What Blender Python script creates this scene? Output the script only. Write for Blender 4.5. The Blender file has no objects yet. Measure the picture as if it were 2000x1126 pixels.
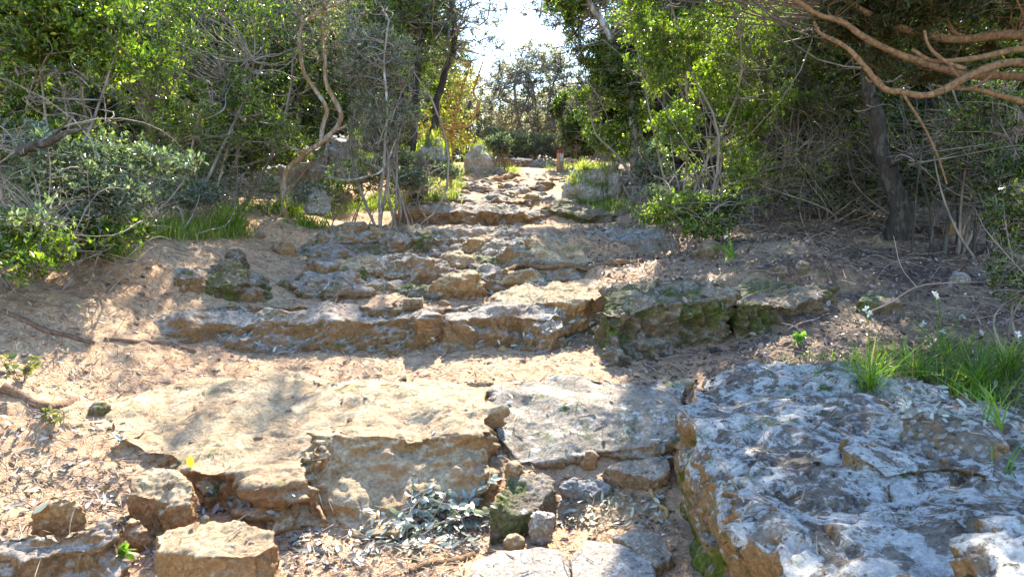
import bpy, math, random
import numpy as np
from mathutils import Vector

sc = bpy.context.scene
C = sc.collection
R = math.radians

# ------------------------------------------------------------------ camera, light, exposure
F = 1400.0                      # focal length in photo pixels (photo 2000 x 1126)
TH = R(6.0)                     # camera looks 6 degrees down
CAMZ = 1.5
cd = bpy.data.cameras.new('camera'); cam = bpy.data.objects.new('camera', cd); C.objects.link(cam)
cam.location = (0, 0, CAMZ); cam.rotation_euler = (R(90) - TH, 0, 0)
cd.sensor_width = 36; cd.lens = 36 * F / 2000; cd.clip_end = 2000; cd.clip_start = 0.05
sc.camera = cam
SUN_EL, SUN_AZ = R(43), R(8)    # azimuth measured from +y towards +x
w = bpy.data.worlds.new('World'); sc.world = w; w.use_nodes = True
nt = w.node_tree; bg = nt.nodes['Background']
sk = nt.nodes.new('ShaderNodeTexSky'); sk.sky_type = 'NISHITA'; sk.sun_disc = False
sk.sun_elevation = SUN_EL; sk.sun_rotation = SUN_AZ; sk.air_density = 1.0; sk.dust_density = .2; sk.ozone_density = 3
nt.links.new(sk.outputs[0], bg.inputs[0]); bg.inputs[1].default_value = 0.15
sl = bpy.data.lights.new('sun', 'SUN'); so = bpy.data.objects.new('sun', sl); C.objects.link(so)
sl.energy = 4.5; sl.angle = R(0.5); sl.color = (1.0, 0.92, 0.78)
sd = Vector((math.sin(SUN_AZ) * math.cos(SUN_EL), math.cos(SUN_AZ) * math.cos(SUN_EL), math.sin(SUN_EL)))
so.rotation_euler = sd.to_track_quat('Z', 'Y').to_euler()
sc.view_settings.view_transform = 'Standard'; sc.view_settings.look = 'None'
sc.view_settings.exposure = 2.22; sc.view_settings.gamma = 1
sc.render.engine = 'CYCLES'
sc.cycles.max_bounces = 7; sc.cycles.diffuse_bounces = 4; sc.cycles.glossy_bounces = 2
sc.cycles.transmission_bounces = 4; sc.cycles.transparent_max_bounces = 6
sc.cycles.caustics_reflective = False; sc.cycles.caustics_refractive = False
sc.cycles.use_denoising = True

# ------------------------------------------------------------------ maths helpers
rng = np.random.default_rng(7)
def reseed(s):
    global rng; rng = np.random.default_rng(s)

def P(u, v, d):
    """world point seen at photo pixel (u, v) standing d metres ahead (y = d)"""
    r = (u - 1000) / F; up = (563 - v) / F
    y = math.cos(TH) + up * math.sin(TH); z = -math.sin(TH) + up * math.cos(TH)
    return np.array([r / y * d, d, CAMZ + z / y * d])
def PZ(u, v, zz):
    """world point seen at pixel (u, v) lying at height zz"""
    up = (563 - v) / F
    y = math.cos(TH) + up * math.sin(TH); z = -math.sin(TH) + up * math.cos(TH)
    return P(u, v, (zz - CAMZ) / z * y)

_perm = np.random.default_rng(11).permutation(4096)
_grad = np.random.default_rng(12).normal(size=(4096, 3)); _grad /= np.linalg.norm(_grad, axis=1)[:, None]
def _h(i, j, k):
    return _perm[(_perm[(_perm[i & 4095] + j) & 4095] + k) & 4095]
def perlin(p):
    p = np.asarray(p, dtype=np.float64)
    i = np.floor(p).astype(np.int64); f = p - i
    s = f * f * f * (f * (f * 6 - 15) + 10)
    out = 0
    for a in (0, 1):
        wa = s[:, 0] if a else 1 - s[:, 0]
        for b in (0, 1):
            wb = s[:, 1] if b else 1 - s[:, 1]
            for c in (0, 1):
                wc = s[:, 2] if c else 1 - s[:, 2]
                g = _grad[_h(i[:, 0] + a, i[:, 1] + b, i[:, 2] + c)]
                out = out + wa * wb * wc * ((f - np.array([a, b, c])) * g).sum(1)
    return out * 1.6
def fbm(p, octv=4, lac=2.03, gain=0.5):
    o = 0; a = 1; t = 0
    for k in range(octv):
        o = o + a * perlin(p + 17.3 * k); t += a; a *= gain; p = p * lac
    return o / t
def ridged(p, octv=3):
    o = 0; a = 1; t = 0
    for k in range(octv):
        o = o + a * (1 - 2 * np.abs(perlin(p + 9.1 * k))); t += a; a *= .5; p = p * 2.1
    return o / t
def worley(p):
    p = np.asarray(p); i = np.floor(p).astype(np.int64); best = np.full(len(p), 9.0)
    for a in (-1, 0, 1):
        for b in (-1, 0, 1):
            for c in (-1, 0, 1):
                q = i + np.array([a, b, c]); g = _grad[_h(q[:, 0], q[:, 1], q[:, 2])] * .5 + .5
                best = np.minimum(best, ((q + g - p) ** 2).sum(1))
    return np.sqrt(best)
def ss(a, b, x):
    t = np.clip((x - a) / (b - a), 0, 1); return t * t * (3 - 2 * t)

# ------------------------------------------------------------------ object helpers
def mesh_obj(name, V, Fc, mat, parent=None, smooth=False, origin=None, matidx=None):
    """V (n,3) world coordinates, Fc (m,k) face index array (k = 3 or 4) or a list of such arrays"""
    V = np.asarray(V, dtype=np.float32)
    if origin is None: origin = (0, 0, 0) if parent is None else parent.location
    V = V - np.array(origin, dtype=np.float32)
    if not isinstance(Fc, list): Fc = [Fc]
    me = bpy.data.meshes.new(name)
    me.vertices.add(len(V)); me.vertices.foreach_set('co', V.ravel())
    loops = np.concatenate([f.ravel() for f in Fc]).astype(np.int32)
    tot = np.concatenate([np.full(len(f), f.shape[1]) for f in Fc]).astype(np.int32)
    st = np.concatenate([[0], np.cumsum(tot)[:-1]]).astype(np.int32)
    me.loops.add(len(loops)); me.loops.foreach_set('vertex_index', loops)
    me.polygons.add(len(tot)); me.polygons.foreach_set('loop_start', st)
    me.polygons.foreach_set('use_smooth', np.full(len(tot), smooth))
    me.update(calc_edges=True)
    for m in (mat if isinstance(mat, (list, tuple)) else [mat]): me.materials.append(m)
    if matidx is not None: me.polygons.foreach_set('material_index', np.asarray(matidx, dtype=np.int32))
    o = bpy.data.objects.new(name, me); C.objects.link(o)
    if parent is not None: o.parent = parent
    else: o.location = origin
    return o
def tag(o, label=None, cat=None, group=None, kind=None):
    if label: o['label'] = label
    if cat: o['category'] = cat
    if group: o['group'] = group
    if kind: o['kind'] = kind
    return o
def thing(name, label, cat, loc, group=None):
    o = bpy.data.objects.new(name, None); C.objects.link(o); o.location = [float(c) for c in loc]
    o.empty_display_size = .1
    return tag(o, label, cat, group)
def copy_thing(o, loc, rz, scale, label, group=None):
    r = o.copy(); C.objects.link(r); r.location = [float(c) for c in loc]; r.rotation_euler = (0, 0, rz)
    r.scale = scale if hasattr(scale, '__len__') else (scale,) * 3
    r['label'] = label
    if group: r['group'] = group
    for ch in list(o.children):
        c = ch.copy(); C.objects.link(c); c.parent = r
        for g in list(ch.children):
            d = g.copy(); C.objects.link(d); d.parent = c
    return r

def catmull(pts, n):
    pts = np.asarray(pts, float)
    if len(pts) < 3:
        t = np.linspace(0, 1, n)[:, None]; return pts[0] * (1 - t) + pts[-1] * t
    e = np.vstack([2 * pts[0] - pts[1], pts, 2 * pts[-1] - pts[-2]])
    t = np.linspace(0, len(pts) - 1 - 1e-6, n); i = t.astype(int); f = (t - i)[:, None]
    a, b, c, d = e[i], e[i + 1], e[i + 2], e[i + 3]
    return .5 * (2 * b + (c - a) * f + (2 * a - 5 * b + 4 * c - d) * f ** 2 + (3 * b - a - 3 * c + d) * f ** 3)
def tube(pts, r0, r1, sides=8, n=None, knob=.12, wob=0.0, rs=None):
    """tapered bark tube -> (V, F quads)"""
    n = n or max(8, len(pts) * 6); p = catmull(pts, n)
    if wob:
        p = p + np.stack([fbm(p * 3 + 5 * k, 3) for k in range(3)], 1) * wob
    t = np.gradient(p, axis=0); t /= np.linalg.norm(t, axis=1)[:, None] + 1e-9
    ref = np.array([.3, .9, .2]); a = np.cross(t, ref); a /= np.linalg.norm(a, axis=1)[:, None] + 1e-9; b = np.cross(t, a)
    rad = np.linspace(0, 1, n); rad = (r0 * (1 - rad) + r1 * rad) if rs is None else np.interp(rad, np.linspace(0, 1, len(rs)), rs)
    an = np.arange(sides) / sides * 2 * np.pi
    V = p[:, None] + rad[:, None, None] * (np.cos(an)[None, :, None] * a[:, None] + np.sin(an)[None, :, None] * b[:, None])
    V = V.reshape(-1, 3)
    if knob:
        k = 1 + knob * 2 * fbm(V / max(r0, .004) * .45, 3); c = np.repeat(p, sides, 0); V = c + (V - c) * k[:, None]
    i = np.arange(n - 1)[:, None] * sides; j = np.arange(sides)[None]; j2 = (j + 1) % sides
    Fq = np.stack([i + j, i + j2, i + sides + j2, i + sides + j], -1).reshape(-1, 4)
    # caps
    V = np.vstack([V, p[:1], p[-1:]]); nb = n * sides
    Fq = np.vstack([Fq, np.stack([j2[0], j[0], np.full(sides, nb), np.full(sides, nb)], 1)])
    cap2 = np.stack([(n - 1) * sides + j[0], (n - 1) * sides + j2[0], np.full(sides, nb + 1)], 1)
    Fq1 = Fq[:-sides]; cap1 = np.stack([j2[0], j[0], np.full(sides, nb)], 1)
    return V, Fq1, np.vstack([cap1, cap2])
class MB:
    def __init__(s): s.V = []; s.F = {3: [], 4: []}; s.n = 0
    def add(s, V, *Fs):
        for f in Fs: s.F[f.shape[1]].append(f + s.n)
        s.V.append(V); s.n += len(V); return s
    def tube(s, *a, **k):
        return s.add(*tube(*a, **k))
    def build(s, name, mat, parent=None, smooth=True, origin=None):
        Fs = [np.vstack(s.F[k]) for k in (4, 3) if s.F[k]]
        return mesh_obj(name, np.vstack(s.V), Fs, mat, parent, smooth, origin)

def twigs(A, B, r0, r1, seg=5, bend=.25, sides=3, droop=0.0):
    """many curved thin tubes from A to B. returns V, F, path (n,seg+1,3)"""
    n = len(A); L = np.linalg.norm(B - A, axis=1)[:, None]
    off = rng.normal(size=(n, 3)) * bend * L; off2 = rng.normal(size=(n, 3)) * bend * .6 * L
    t = np.linspace(0, 1, seg + 1)[None, :, None]
    p = A[:, None] * (1 - t) + B[:, None] * t + off[:, None] * (4 * t * (1 - t)) * .5 + off2[:, None] * np.sin(t * np.pi * 2) * .3
    p[..., 2] += (droop * L[:, None] * (4 * t * (1 - t)))[..., 0]
    d = (B - A) / (L + 1e-9); a = np.cross(d, rng.normal(size=(n, 3))); a /= np.linalg.norm(a, axis=1)[:, None] + 1e-9; b = np.cross(d, a)
    r0 = np.broadcast_to(np.asarray(r0, float), (n,)); r1 = np.broadcast_to(np.asarray(r1, float), (n,))
    rad = r0[:, None] * (1 - t[0, :, 0]) + r1[:, None] * t[0, :, 0]
    an = np.arange(sides) / sides * 2 * np.pi
    ring = np.cos(an)[None, None, :, None] * a[:, None, None] + np.sin(an)[None, None, :, None] * b[:, None, None]
    V = p[:, :, None] + rad[:, :, None, None] * ring
    base = (np.arange(n) * (seg + 1) * sides)[:, None, None]; i = (np.arange(seg) * sides)[None, :, None]; j = np.arange(sides)[None, None]; j2 = (j + 1) % sides
    Fq = np.stack([base + i + j, base + i + j2, base + i + sides + j2, base + i + sides + j], -1).reshape(-1, 4)
    return V.reshape(-1, 3), Fq, p

def leaves(pos, dirs, L, Wd, upbias=.5, fold=.25, shape='diamond', nrm=None):
    """leaf blades: pos base (n,3), dirs unit (n,3); L, Wd arrays/scalars"""
    n = len(pos); L = np.broadcast_to(np.asarray(L, float), (n,))[:, None]; Wd = np.broadcast_to(np.asarray(Wd, float), (n,))[:, None]
    up = (rng.normal(size=(n, 3)) + np.array([0, 0, upbias * 2])) if nrm is None else nrm
    side = np.cross(dirs, up); side /= np.linalg.norm(side, axis=1)[:, None] + 1e-9
    nn = np.cross(side, dirs)
    if shape == 'diamond':
        V = np.stack([pos, pos + dirs * L * .48 + side * Wd * .5 + nn * Wd * fold, pos + dirs * L, pos + dirs * L * .48 - side * Wd * .5 + nn * Wd * fold], 1)
        idx = (np.arange(n) * 4)[:, None]; Fq = np.stack([idx + 0, idx + 1, idx + 2, idx + 3], -1).reshape(-1, 4)
        return V.reshape(-1, 3), Fq
    cv = (rng.random((n, 1)) - .35) * .35 * L      # curl
    pts = [pos]
    for t, wv, c in ((.25, .42, .1), (.6, .5, .45), (.85, .26, .8)):
        m = pos + dirs * L * t - nn * cv * c
        pts += [m + side * Wd * wv + nn * Wd * fold * wv, m, m - side * Wd * wv + nn * Wd * fold * wv]
    pts.append(pos + dirs * L - nn * cv)
    V = np.stack(pts, 1); idx = (np.arange(n) * 11)[:, None]
    T = np.array([[0, 1, 2], [0, 2, 3], [7, 10, 8], [8, 10, 9]]); Q = np.array([[1, 4, 5, 2], [2, 5, 6, 3], [4, 7, 8, 5], [5, 8, 9, 6]])
    return V.reshape(-1, 3), (idx[:, :, None] + Q[None]).reshape(-1, 4), (idx[:, :, None] + T[None]).reshape(-1, 3)

def unit(v): return v / (np.linalg.norm(v, axis=-1, keepdims=True) + 1e-9)

# ------------------------------------------------------------------ ground shape
_py = [-60, -10, 0, 2.4, 3.15, 3.6, 4.2, 4.5, 5.22, 5.42, 5.64, 6.0, 7.0, 7.7, 7.95, 8.2, 9.6, 9.9, 10.6, 10.85, 12, 12.25, 13, 14, 15, 18, 30, 60, 200, 600]
_pz = [-7, -1.2, -.06, .05, .08, .25, .43, .49, .54, .60, .70, .75, .93, 1.03, 1.19, 1.26, 1.35, 1.46, 1.57, 1.72, 1.86, 1.97, 2.1, 2.3, 2.45, 2.75, 3.6, 5.0, 9, 14]
_sm = [-60, -10, 0, 3, 6, 9, 12, 15, 18, 30, 60, 200, 600]; _sz = [-7, -1.2, -.06, .25, .85, 1.4, 1.9, 2.4, 2.75, 3.6, 5.0, 9, 14]
def H(x, y):
    x = np.asarray(x, float); y = np.asarray(y, float)
    n1 = perlin(np.stack([x * .8, y * .5, x * 0 + 3.3], -1).reshape(-1, 3)).reshape(x.shape)
    yy = y + n1 * .12 + .035 * np.clip(np.abs(x) - 1.2, 0, 3)
    st = np.interp(yy, _py, _pz); sm = np.interp(y, _sm, _sz)
    side = np.maximum(ss(1.2, 2.4, x), ss(2.3, 3.6, -x))
    z = st * (1 - side) + sm * side
    low = 1 - ss(3.4, 3.9, y)
    z = z + ss(1.0, 1.9, -x) * .15 * low - ss(1.15, 1.5, -x) * (1 - ss(2.45, 2.75, y)) * .10
    z = z + ss(1.75, 3.3, -x) * (.55 - .3 * ss(5.5, 8, y)) * ss(1.2, 2.5, y)
    z = z + ss(.9, 2.2, x) * .12 * ss(1.2, 2.5, y)
    z = z + ss(.55, .8, x) * (1 - ss(2.5, 3.2, x)) * ss(5.4, 5.62, y) * .2 * (1 - ss(6.2, 7.6, y))
    z = z + np.clip(np.abs(x) - 4, 0, 30) * .05
    return z
def Hn(x, y):
    x = np.asarray(x, float); y = np.asarray(y, float); sh = x.shape
    p = np.stack([x, y, 0 * x], -1).reshape(-1, 3)
    near = (1 - ss(14, 25, np.abs(p[:, 1]))) * (1 - ss(8, 14, np.abs(p[:, 0])))
    d = fbm(p * 2.1, 3) * .05 + fbm(p * 9, 3) * .018 + fbm(p * 26, 3) * .014
    d = d * near + (1 - near) * fbm(p * .2, 3) * .5
    return H(x, y) + d.reshape(sh)
def hz(x, y): return float(Hn(np.array([x]), np.array([y]))[0])

def ground_at(u, v):
    # point of the ground seen at pixel (u, v)
    d = np.concatenate([np.linspace(1.5, 9, 900), np.linspace(9, 30, 900)]); q = P(u, v, 1.0); z = CAMZ + (q[2] - CAMZ) * d
    k = np.argmax(z < Hn(q[0] * d, d)); return np.array([q[0] * d[k], d[k], z[k]])
def spread(lo, hi, step, far_lo, far_hi, g=1.09):
    a = list(np.arange(lo, hi, step)); s = step; v = a[-1]
    while v < far_hi: s *= g; v += s; a.append(v)
    s = step; v = lo; pre = []
    while v > far_lo: s *= g; v -= s; pre.append(v)
    return np.array(pre[::-1] + a)

# ------------------------------------------------------------------ materials
def mat(name):
    m = bpy.data.materials.new(name); m.use_nodes = True
    return m, m.node_tree, m.node_tree.nodes['Principled BSDF']
def N(t, kind, **kw):
    n = t.nodes.new(kind)
    for k, v in kw.items(): setattr(n, k, v)
    return n
def noise(t, co, scale, detail=6, rough=.6, dist=0.0):
    n = N(t, 'ShaderNodeTexNoise'); n.inputs['Scale'].default_value = scale; n.inputs['Detail'].default_value = detail
    n.inputs['Roughness'].default_value = rough; n.inputs['Distortion'].default_value = dist
    t.links.new(co, n.inputs['Vector']); return n.outputs['Fac']
def ramp(t, fac, stops, interp='LINEAR'):
    r = N(t, 'ShaderNodeValToRGB'); e = r.color_ramp.elements; r.color_ramp.interpolation = interp
    while len(e) < len(stops): e.new(.5)
    for i, (p, c) in enumerate(stops):
        e[i].position = p; e[i].color = (*c, 1) if hasattr(c, '__len__') else (c, c, c, 1)
    t.links.new(fac, r.inputs[0]); return r.outputs[0]
def mix(t, fac, a, b, mode='MIX'):
    m = N(t, 'ShaderNodeMix', data_type='RGBA', blend_type=mode)
    for s, v in ((0, fac), (6, a), (7, b)):
        if hasattr(v, 'is_linked') or hasattr(v, 'links'): t.links.new(v, m.inputs[s])
        elif s == 0: m.inputs[0].default_value = v
        else: m.inputs[s].default_value = (*v, 1)
    return m.outputs[2]
def math_(t, op, a, b=None, clamp=False):
    m = N(t, 'ShaderNodeMath', operation=op, use_clamp=clamp)
    for i, v in enumerate((a, b)):
        if v is None: continue
        if hasattr(v, 'links'): t.links.new(v, m.inputs[i])
        else: m.inputs[i].default_value = v
    return m.outputs[0]
def bump(t, h, strength, dist, prev=None):
    b = N(t, 'ShaderNodeBump'); b.inputs['Strength'].default_value = strength; b.inputs['Distance'].default_value = dist
    t.links.new(h, b.inputs['Height'])
    if prev is not None: t.links.new(prev, b.inputs['Normal'])
    return b.outputs[0]

def rock_mat(name, base, dark, pale, lichen=0.0, moss=0.0, ochre=.6, orange=(.36, .19, .07), pits=1.0, soil=0.0, footmoss=0):
    """weathered limestone: mottled stone, ochre broken sides, white lichen crust, moss, bump"""
    m, t, b = mat(name); g = N(t, 'ShaderNodeNewGeometry'); co = g.outputs['Position']
    big = noise(t, co, 2.3, 5, .6, .4); mid = noise(t, co, 9, 8, .65, .6); fine = noise(t, co, 55, 6, .7)
    c = ramp(t, mid, [(.3, dark), (.5, base), (.72, pale)])
    c = mix(t, math_(t, 'MULTIPLY', ramp(t, big, [(.4, 0), (.62, 1)]), .6), c, tuple(x * .72 for x in base))
    c = mix(t, .85, c, ramp(t, fine, [(.3, .2), (.68, .8)]), 'OVERLAY')
    c = mix(t, ramp(t, noise(t, co, 30, 5, .75, 1.0), [(.60, 0), (.66, .75)]), c, tuple(x * .3 for x in dark))
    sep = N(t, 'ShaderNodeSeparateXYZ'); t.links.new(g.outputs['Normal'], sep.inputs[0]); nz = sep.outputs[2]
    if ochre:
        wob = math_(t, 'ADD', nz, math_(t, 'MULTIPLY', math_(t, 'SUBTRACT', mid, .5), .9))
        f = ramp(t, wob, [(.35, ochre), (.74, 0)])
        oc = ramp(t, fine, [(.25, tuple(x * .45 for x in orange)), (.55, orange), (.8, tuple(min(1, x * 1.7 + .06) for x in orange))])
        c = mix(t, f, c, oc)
    if soil:
        f = math_(t, 'MULTIPLY', ramp(t, noise(t, co, 3.1, 6, .6), [(.44, 0), (.6, 1)]), soil)
        c = mix(t, f, c, (.42, .23, .13))
    if lichen:
        n1 = noise(t, co, 3.4, 9, .66, .25); n2 = noise(t, co, 14, 8, .72, .2)
        s = math_(t, 'ADD', math_(t, 'MULTIPLY', n1, .55), math_(t, 'MULTIPLY', n2, .45))
        up = math_(t, 'MULTIPLY', math_(t, 'SUBTRACT', nz, .5), .10)
        s = math_(t, 'ADD', s, up)
        th = .60 - .13 * lichen
        f = ramp(t, s, [(th - .004, 0), (th + .014, .75), (th + .05, 1)])
        c = mix(t, f, c, ramp(t, fine, [(.3, (.46, .43, .38)), (.6, (.82, .79, .72))]))
        vo = N(t, 'ShaderNodeTexVoronoi'); vo.inputs['Scale'].default_value = 30; t.links.new(co, vo.inputs['Vector'])
        vf = math_(t, 'MULTIPLY', ramp(t, vo.outputs['Distance'], [(.30, 1), (.36, 0)]), ramp(t, noise(t, co, 5.5, 3), [(.5, 0), (.56, 1)]))
        c = mix(t, math_(t, 'MULTIPLY', vf, min(1, lichen)), c, (.56, .56, .55))
        bl = ramp(t, noise(t, co, 26, 6, .7, .8), [(.61, 0), (.64, .9)])
        c = mix(t, bl, c, (.05, .047, .04))  # black spots painted for the dark inside of cavities
    if moss:
        n3 = noise(t, co, 3.4, 8, .7, .3)
        f = math_(t, 'MULTIPLY', ramp(t, n3, [(.60 - .16 * moss, 0), (.66 - .16 * moss, 1)]), ramp(t, mid, [(.35, .3), (.6, 1)]))
        c = mix(t, f, c, ramp(t, fine, [(.3, (.035, .05, .008)), (.55, (.11, .14, .015)), (.75, (.26, .26, .03))]))
    if footmoss:
        sz_ = N(t, 'ShaderNodeSeparateXYZ'); t.links.new(co, sz_.inputs[0])
        f = ramp(t, math_(t, 'ADD', math_(t, 'MULTIPLY', sz_.outputs[2], 1.2), math_(t, 'MULTIPLY', math_(t, 'SUBTRACT', mid, .5), 1.5)), [(footmoss - .05, .95), (footmoss + .05, 0)])
        c = mix(t, f, c, ramp(t, fine, [(.3, (.04, .06, .006)), (.5, (.16, .19, .015)), (.75, (.34, .34, .03))]))
    t.links.new(c, b.inputs['Base Color']); b.inputs['Roughness'].default_value = .86; b.inputs['Specular IOR Level'].default_value = .3
    ve = N(t, 'ShaderNodeTexVoronoi', feature='DISTANCE_TO_EDGE'); ve.inputs['Scale'].default_value = 3.2
    wv = N(t, 'ShaderNodeTexNoise'); wv.inputs['Scale'].default_value = 4; wv.inputs['Detail'].default_value = 6; t.links.new(co, wv.inputs['Vector'])
    va = N(t, 'ShaderNodeVectorMath', operation='MULTIPLY_ADD'); t.links.new(wv.outputs['Color'], va.inputs[0]); va.inputs[1].default_value = (.55, .55, .55); t.links.new(co, va.inputs[2])
    t.links.new(va.outputs[0], ve.inputs['Vector'])
    n = bump(t, ramp(t, ve.outputs['Distance'], [(0, 0), (.03, 1)]), .5, .015)
    n = bump(t, noise(t, co, 24, 8, .75, .4), 1.0, .04 * pits, n)
    n = bump(t, fine, .9, .012, n)
    n = bump(t, noise(t, co, 160, 4, .7), .6, .0025, n)
    t.links.new(n, b.inputs['Normal'])
    return m
def leaf_mat(name, stops, trans=.45, rough=.32, spec=.6, tboost=(1.5, 1.6, .7)):
    m, t, b = mat(name); g = N(t, 'ShaderNodeNewGeometry')
    c = ramp(t, g.outputs['Random Per Island'], stops)
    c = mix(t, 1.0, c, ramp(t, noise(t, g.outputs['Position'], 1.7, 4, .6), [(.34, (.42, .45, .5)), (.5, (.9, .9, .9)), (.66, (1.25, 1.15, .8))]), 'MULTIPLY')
    t.links.new(c, b.inputs['Base Color']); b.inputs['Roughness'].default_value = rough; b.inputs['Specular IOR Level'].default_value = spec
    tr = N(t, 'ShaderNodeBsdfTranslucent'); tc = mix(t, 1.0, c, tboost, 'MULTIPLY'); t.links.new(tc, tr.inputs[0])
    ms = N(t, 'ShaderNodeMixShader'); ms.inputs[0].default_value = trans
    out = [n for n in t.nodes if n.type == 'OUTPUT_MATERIAL'][0]
    t.links.new(b.outputs[0], ms.inputs[1]); t.links.new(tr.outputs[0], ms.inputs[2]); t.links.new(ms.outputs[0], out.inputs[0])
    return m
def bark_mat(name, a, b_, scale=30, lich=None, stretch=(1, 1, .35)):
    m, t, b = mat(name); g = N(t, 'ShaderNodeNewGeometry'); mp = N(t, 'ShaderNodeMapping'); mp.inputs['Scale'].default_value = stretch
    t.links.new(g.outputs['Position'], mp.inputs[0]); co = mp.outputs[0]
    f = noise(t, co, scale, 6, .7, .5); c = ramp(t, f, [(.32, a), (.68, b_)])
    if lich: c = mix(t, ramp(t, noise(t, co, scale * .45, 5, .65), [(.53, 0), (.58, .85)]), c, lich)
    t.links.new(c, b.inputs['Base Color']); b.inputs['Roughness'].default_value = .85; b.inputs['Specular IOR Level'].default_value = .25
    t.links.new(bump(t, f, 1.0, .012), b.inputs['Normal'])
    return m

M = {}
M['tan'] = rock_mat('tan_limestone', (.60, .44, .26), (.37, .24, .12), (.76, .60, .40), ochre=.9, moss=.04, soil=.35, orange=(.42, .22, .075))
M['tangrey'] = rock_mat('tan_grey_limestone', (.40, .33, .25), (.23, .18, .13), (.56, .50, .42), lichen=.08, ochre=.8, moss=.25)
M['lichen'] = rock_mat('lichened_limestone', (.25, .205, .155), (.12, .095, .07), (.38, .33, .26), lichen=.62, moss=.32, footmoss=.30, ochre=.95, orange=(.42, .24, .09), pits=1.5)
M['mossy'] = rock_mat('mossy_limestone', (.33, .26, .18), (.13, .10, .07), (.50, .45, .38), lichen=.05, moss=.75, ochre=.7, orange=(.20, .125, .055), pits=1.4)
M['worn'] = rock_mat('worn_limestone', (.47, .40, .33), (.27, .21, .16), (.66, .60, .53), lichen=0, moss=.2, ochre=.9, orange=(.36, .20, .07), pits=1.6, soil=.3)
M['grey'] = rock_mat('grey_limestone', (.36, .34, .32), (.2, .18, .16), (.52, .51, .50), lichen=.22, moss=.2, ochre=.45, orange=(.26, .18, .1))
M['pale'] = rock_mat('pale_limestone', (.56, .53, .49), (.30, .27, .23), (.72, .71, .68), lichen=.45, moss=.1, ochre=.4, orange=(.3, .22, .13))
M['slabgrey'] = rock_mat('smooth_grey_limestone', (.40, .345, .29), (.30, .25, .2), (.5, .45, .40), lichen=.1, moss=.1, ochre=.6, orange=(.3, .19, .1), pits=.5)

# soil
m, t, b = mat('soil'); g = N(t, 'ShaderNodeNewGeometry'); co = g.outputs['Position']
n1 = noise(t, co, 1.7, 6, .6, .3); n2 = noise(t, co, 18, 8, .72); n3 = noise(t, co, 90, 5, .75)
c = ramp(t, n2, [(.3, (.25, .15, .085)), (.5, (.53, .32, .18)), (.7, (.68, .48, .31))])
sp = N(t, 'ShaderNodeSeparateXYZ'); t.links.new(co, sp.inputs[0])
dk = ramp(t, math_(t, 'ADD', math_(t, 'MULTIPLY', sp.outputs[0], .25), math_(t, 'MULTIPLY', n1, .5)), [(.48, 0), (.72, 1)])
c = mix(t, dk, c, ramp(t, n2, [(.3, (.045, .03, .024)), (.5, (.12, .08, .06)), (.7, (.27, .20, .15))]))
c = mix(t, ramp(t, n1, [(.42, 0), (.62, .6)]), c, (.42, .33, .21))
c = mix(t, .7, c, ramp(t, n3, [(.3, .25), (.7, .75)]), 'OVERLAY')
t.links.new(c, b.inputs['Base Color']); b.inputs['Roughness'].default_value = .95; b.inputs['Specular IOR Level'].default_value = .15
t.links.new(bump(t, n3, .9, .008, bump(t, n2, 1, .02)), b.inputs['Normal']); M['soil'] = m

G = (.055, .085, .02)
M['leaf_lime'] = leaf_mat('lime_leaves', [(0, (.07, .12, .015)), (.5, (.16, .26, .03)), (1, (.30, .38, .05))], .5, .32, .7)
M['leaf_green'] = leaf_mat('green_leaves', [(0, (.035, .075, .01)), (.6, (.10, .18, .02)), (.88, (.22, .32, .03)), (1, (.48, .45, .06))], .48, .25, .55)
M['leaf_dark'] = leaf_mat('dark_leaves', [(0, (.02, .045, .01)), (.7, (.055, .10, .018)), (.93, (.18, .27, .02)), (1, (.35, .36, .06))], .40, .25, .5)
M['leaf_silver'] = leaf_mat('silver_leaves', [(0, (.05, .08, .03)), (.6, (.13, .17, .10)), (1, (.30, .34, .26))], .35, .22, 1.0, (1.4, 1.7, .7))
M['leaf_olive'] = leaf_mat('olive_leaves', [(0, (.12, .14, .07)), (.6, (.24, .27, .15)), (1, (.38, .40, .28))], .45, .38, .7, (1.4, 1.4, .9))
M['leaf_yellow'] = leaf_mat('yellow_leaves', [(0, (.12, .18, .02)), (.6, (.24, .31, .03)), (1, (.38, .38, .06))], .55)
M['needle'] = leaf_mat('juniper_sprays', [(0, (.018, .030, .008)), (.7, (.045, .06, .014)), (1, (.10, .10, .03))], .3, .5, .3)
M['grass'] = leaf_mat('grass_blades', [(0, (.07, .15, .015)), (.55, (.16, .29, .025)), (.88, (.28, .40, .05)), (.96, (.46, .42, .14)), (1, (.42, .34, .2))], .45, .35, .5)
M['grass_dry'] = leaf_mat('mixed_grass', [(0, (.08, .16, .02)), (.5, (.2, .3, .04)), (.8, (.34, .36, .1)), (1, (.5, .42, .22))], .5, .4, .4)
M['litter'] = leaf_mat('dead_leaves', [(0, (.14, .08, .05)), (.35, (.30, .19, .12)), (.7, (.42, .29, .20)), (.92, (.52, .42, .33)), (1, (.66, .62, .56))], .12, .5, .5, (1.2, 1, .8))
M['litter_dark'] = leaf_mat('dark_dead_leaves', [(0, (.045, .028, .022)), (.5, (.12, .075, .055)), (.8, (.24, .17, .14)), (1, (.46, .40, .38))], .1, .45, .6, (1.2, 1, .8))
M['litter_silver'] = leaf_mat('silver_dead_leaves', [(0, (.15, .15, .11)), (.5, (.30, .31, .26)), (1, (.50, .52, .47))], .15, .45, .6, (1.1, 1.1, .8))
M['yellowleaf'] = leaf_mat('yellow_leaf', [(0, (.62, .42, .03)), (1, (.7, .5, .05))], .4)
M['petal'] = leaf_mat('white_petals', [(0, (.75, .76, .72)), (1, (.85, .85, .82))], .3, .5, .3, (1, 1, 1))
M['bark_grey'] = bark_mat('grey_bark', (.10, .08, .06), (.30, .26, .21), lich=(.42, .42, .38))
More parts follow.
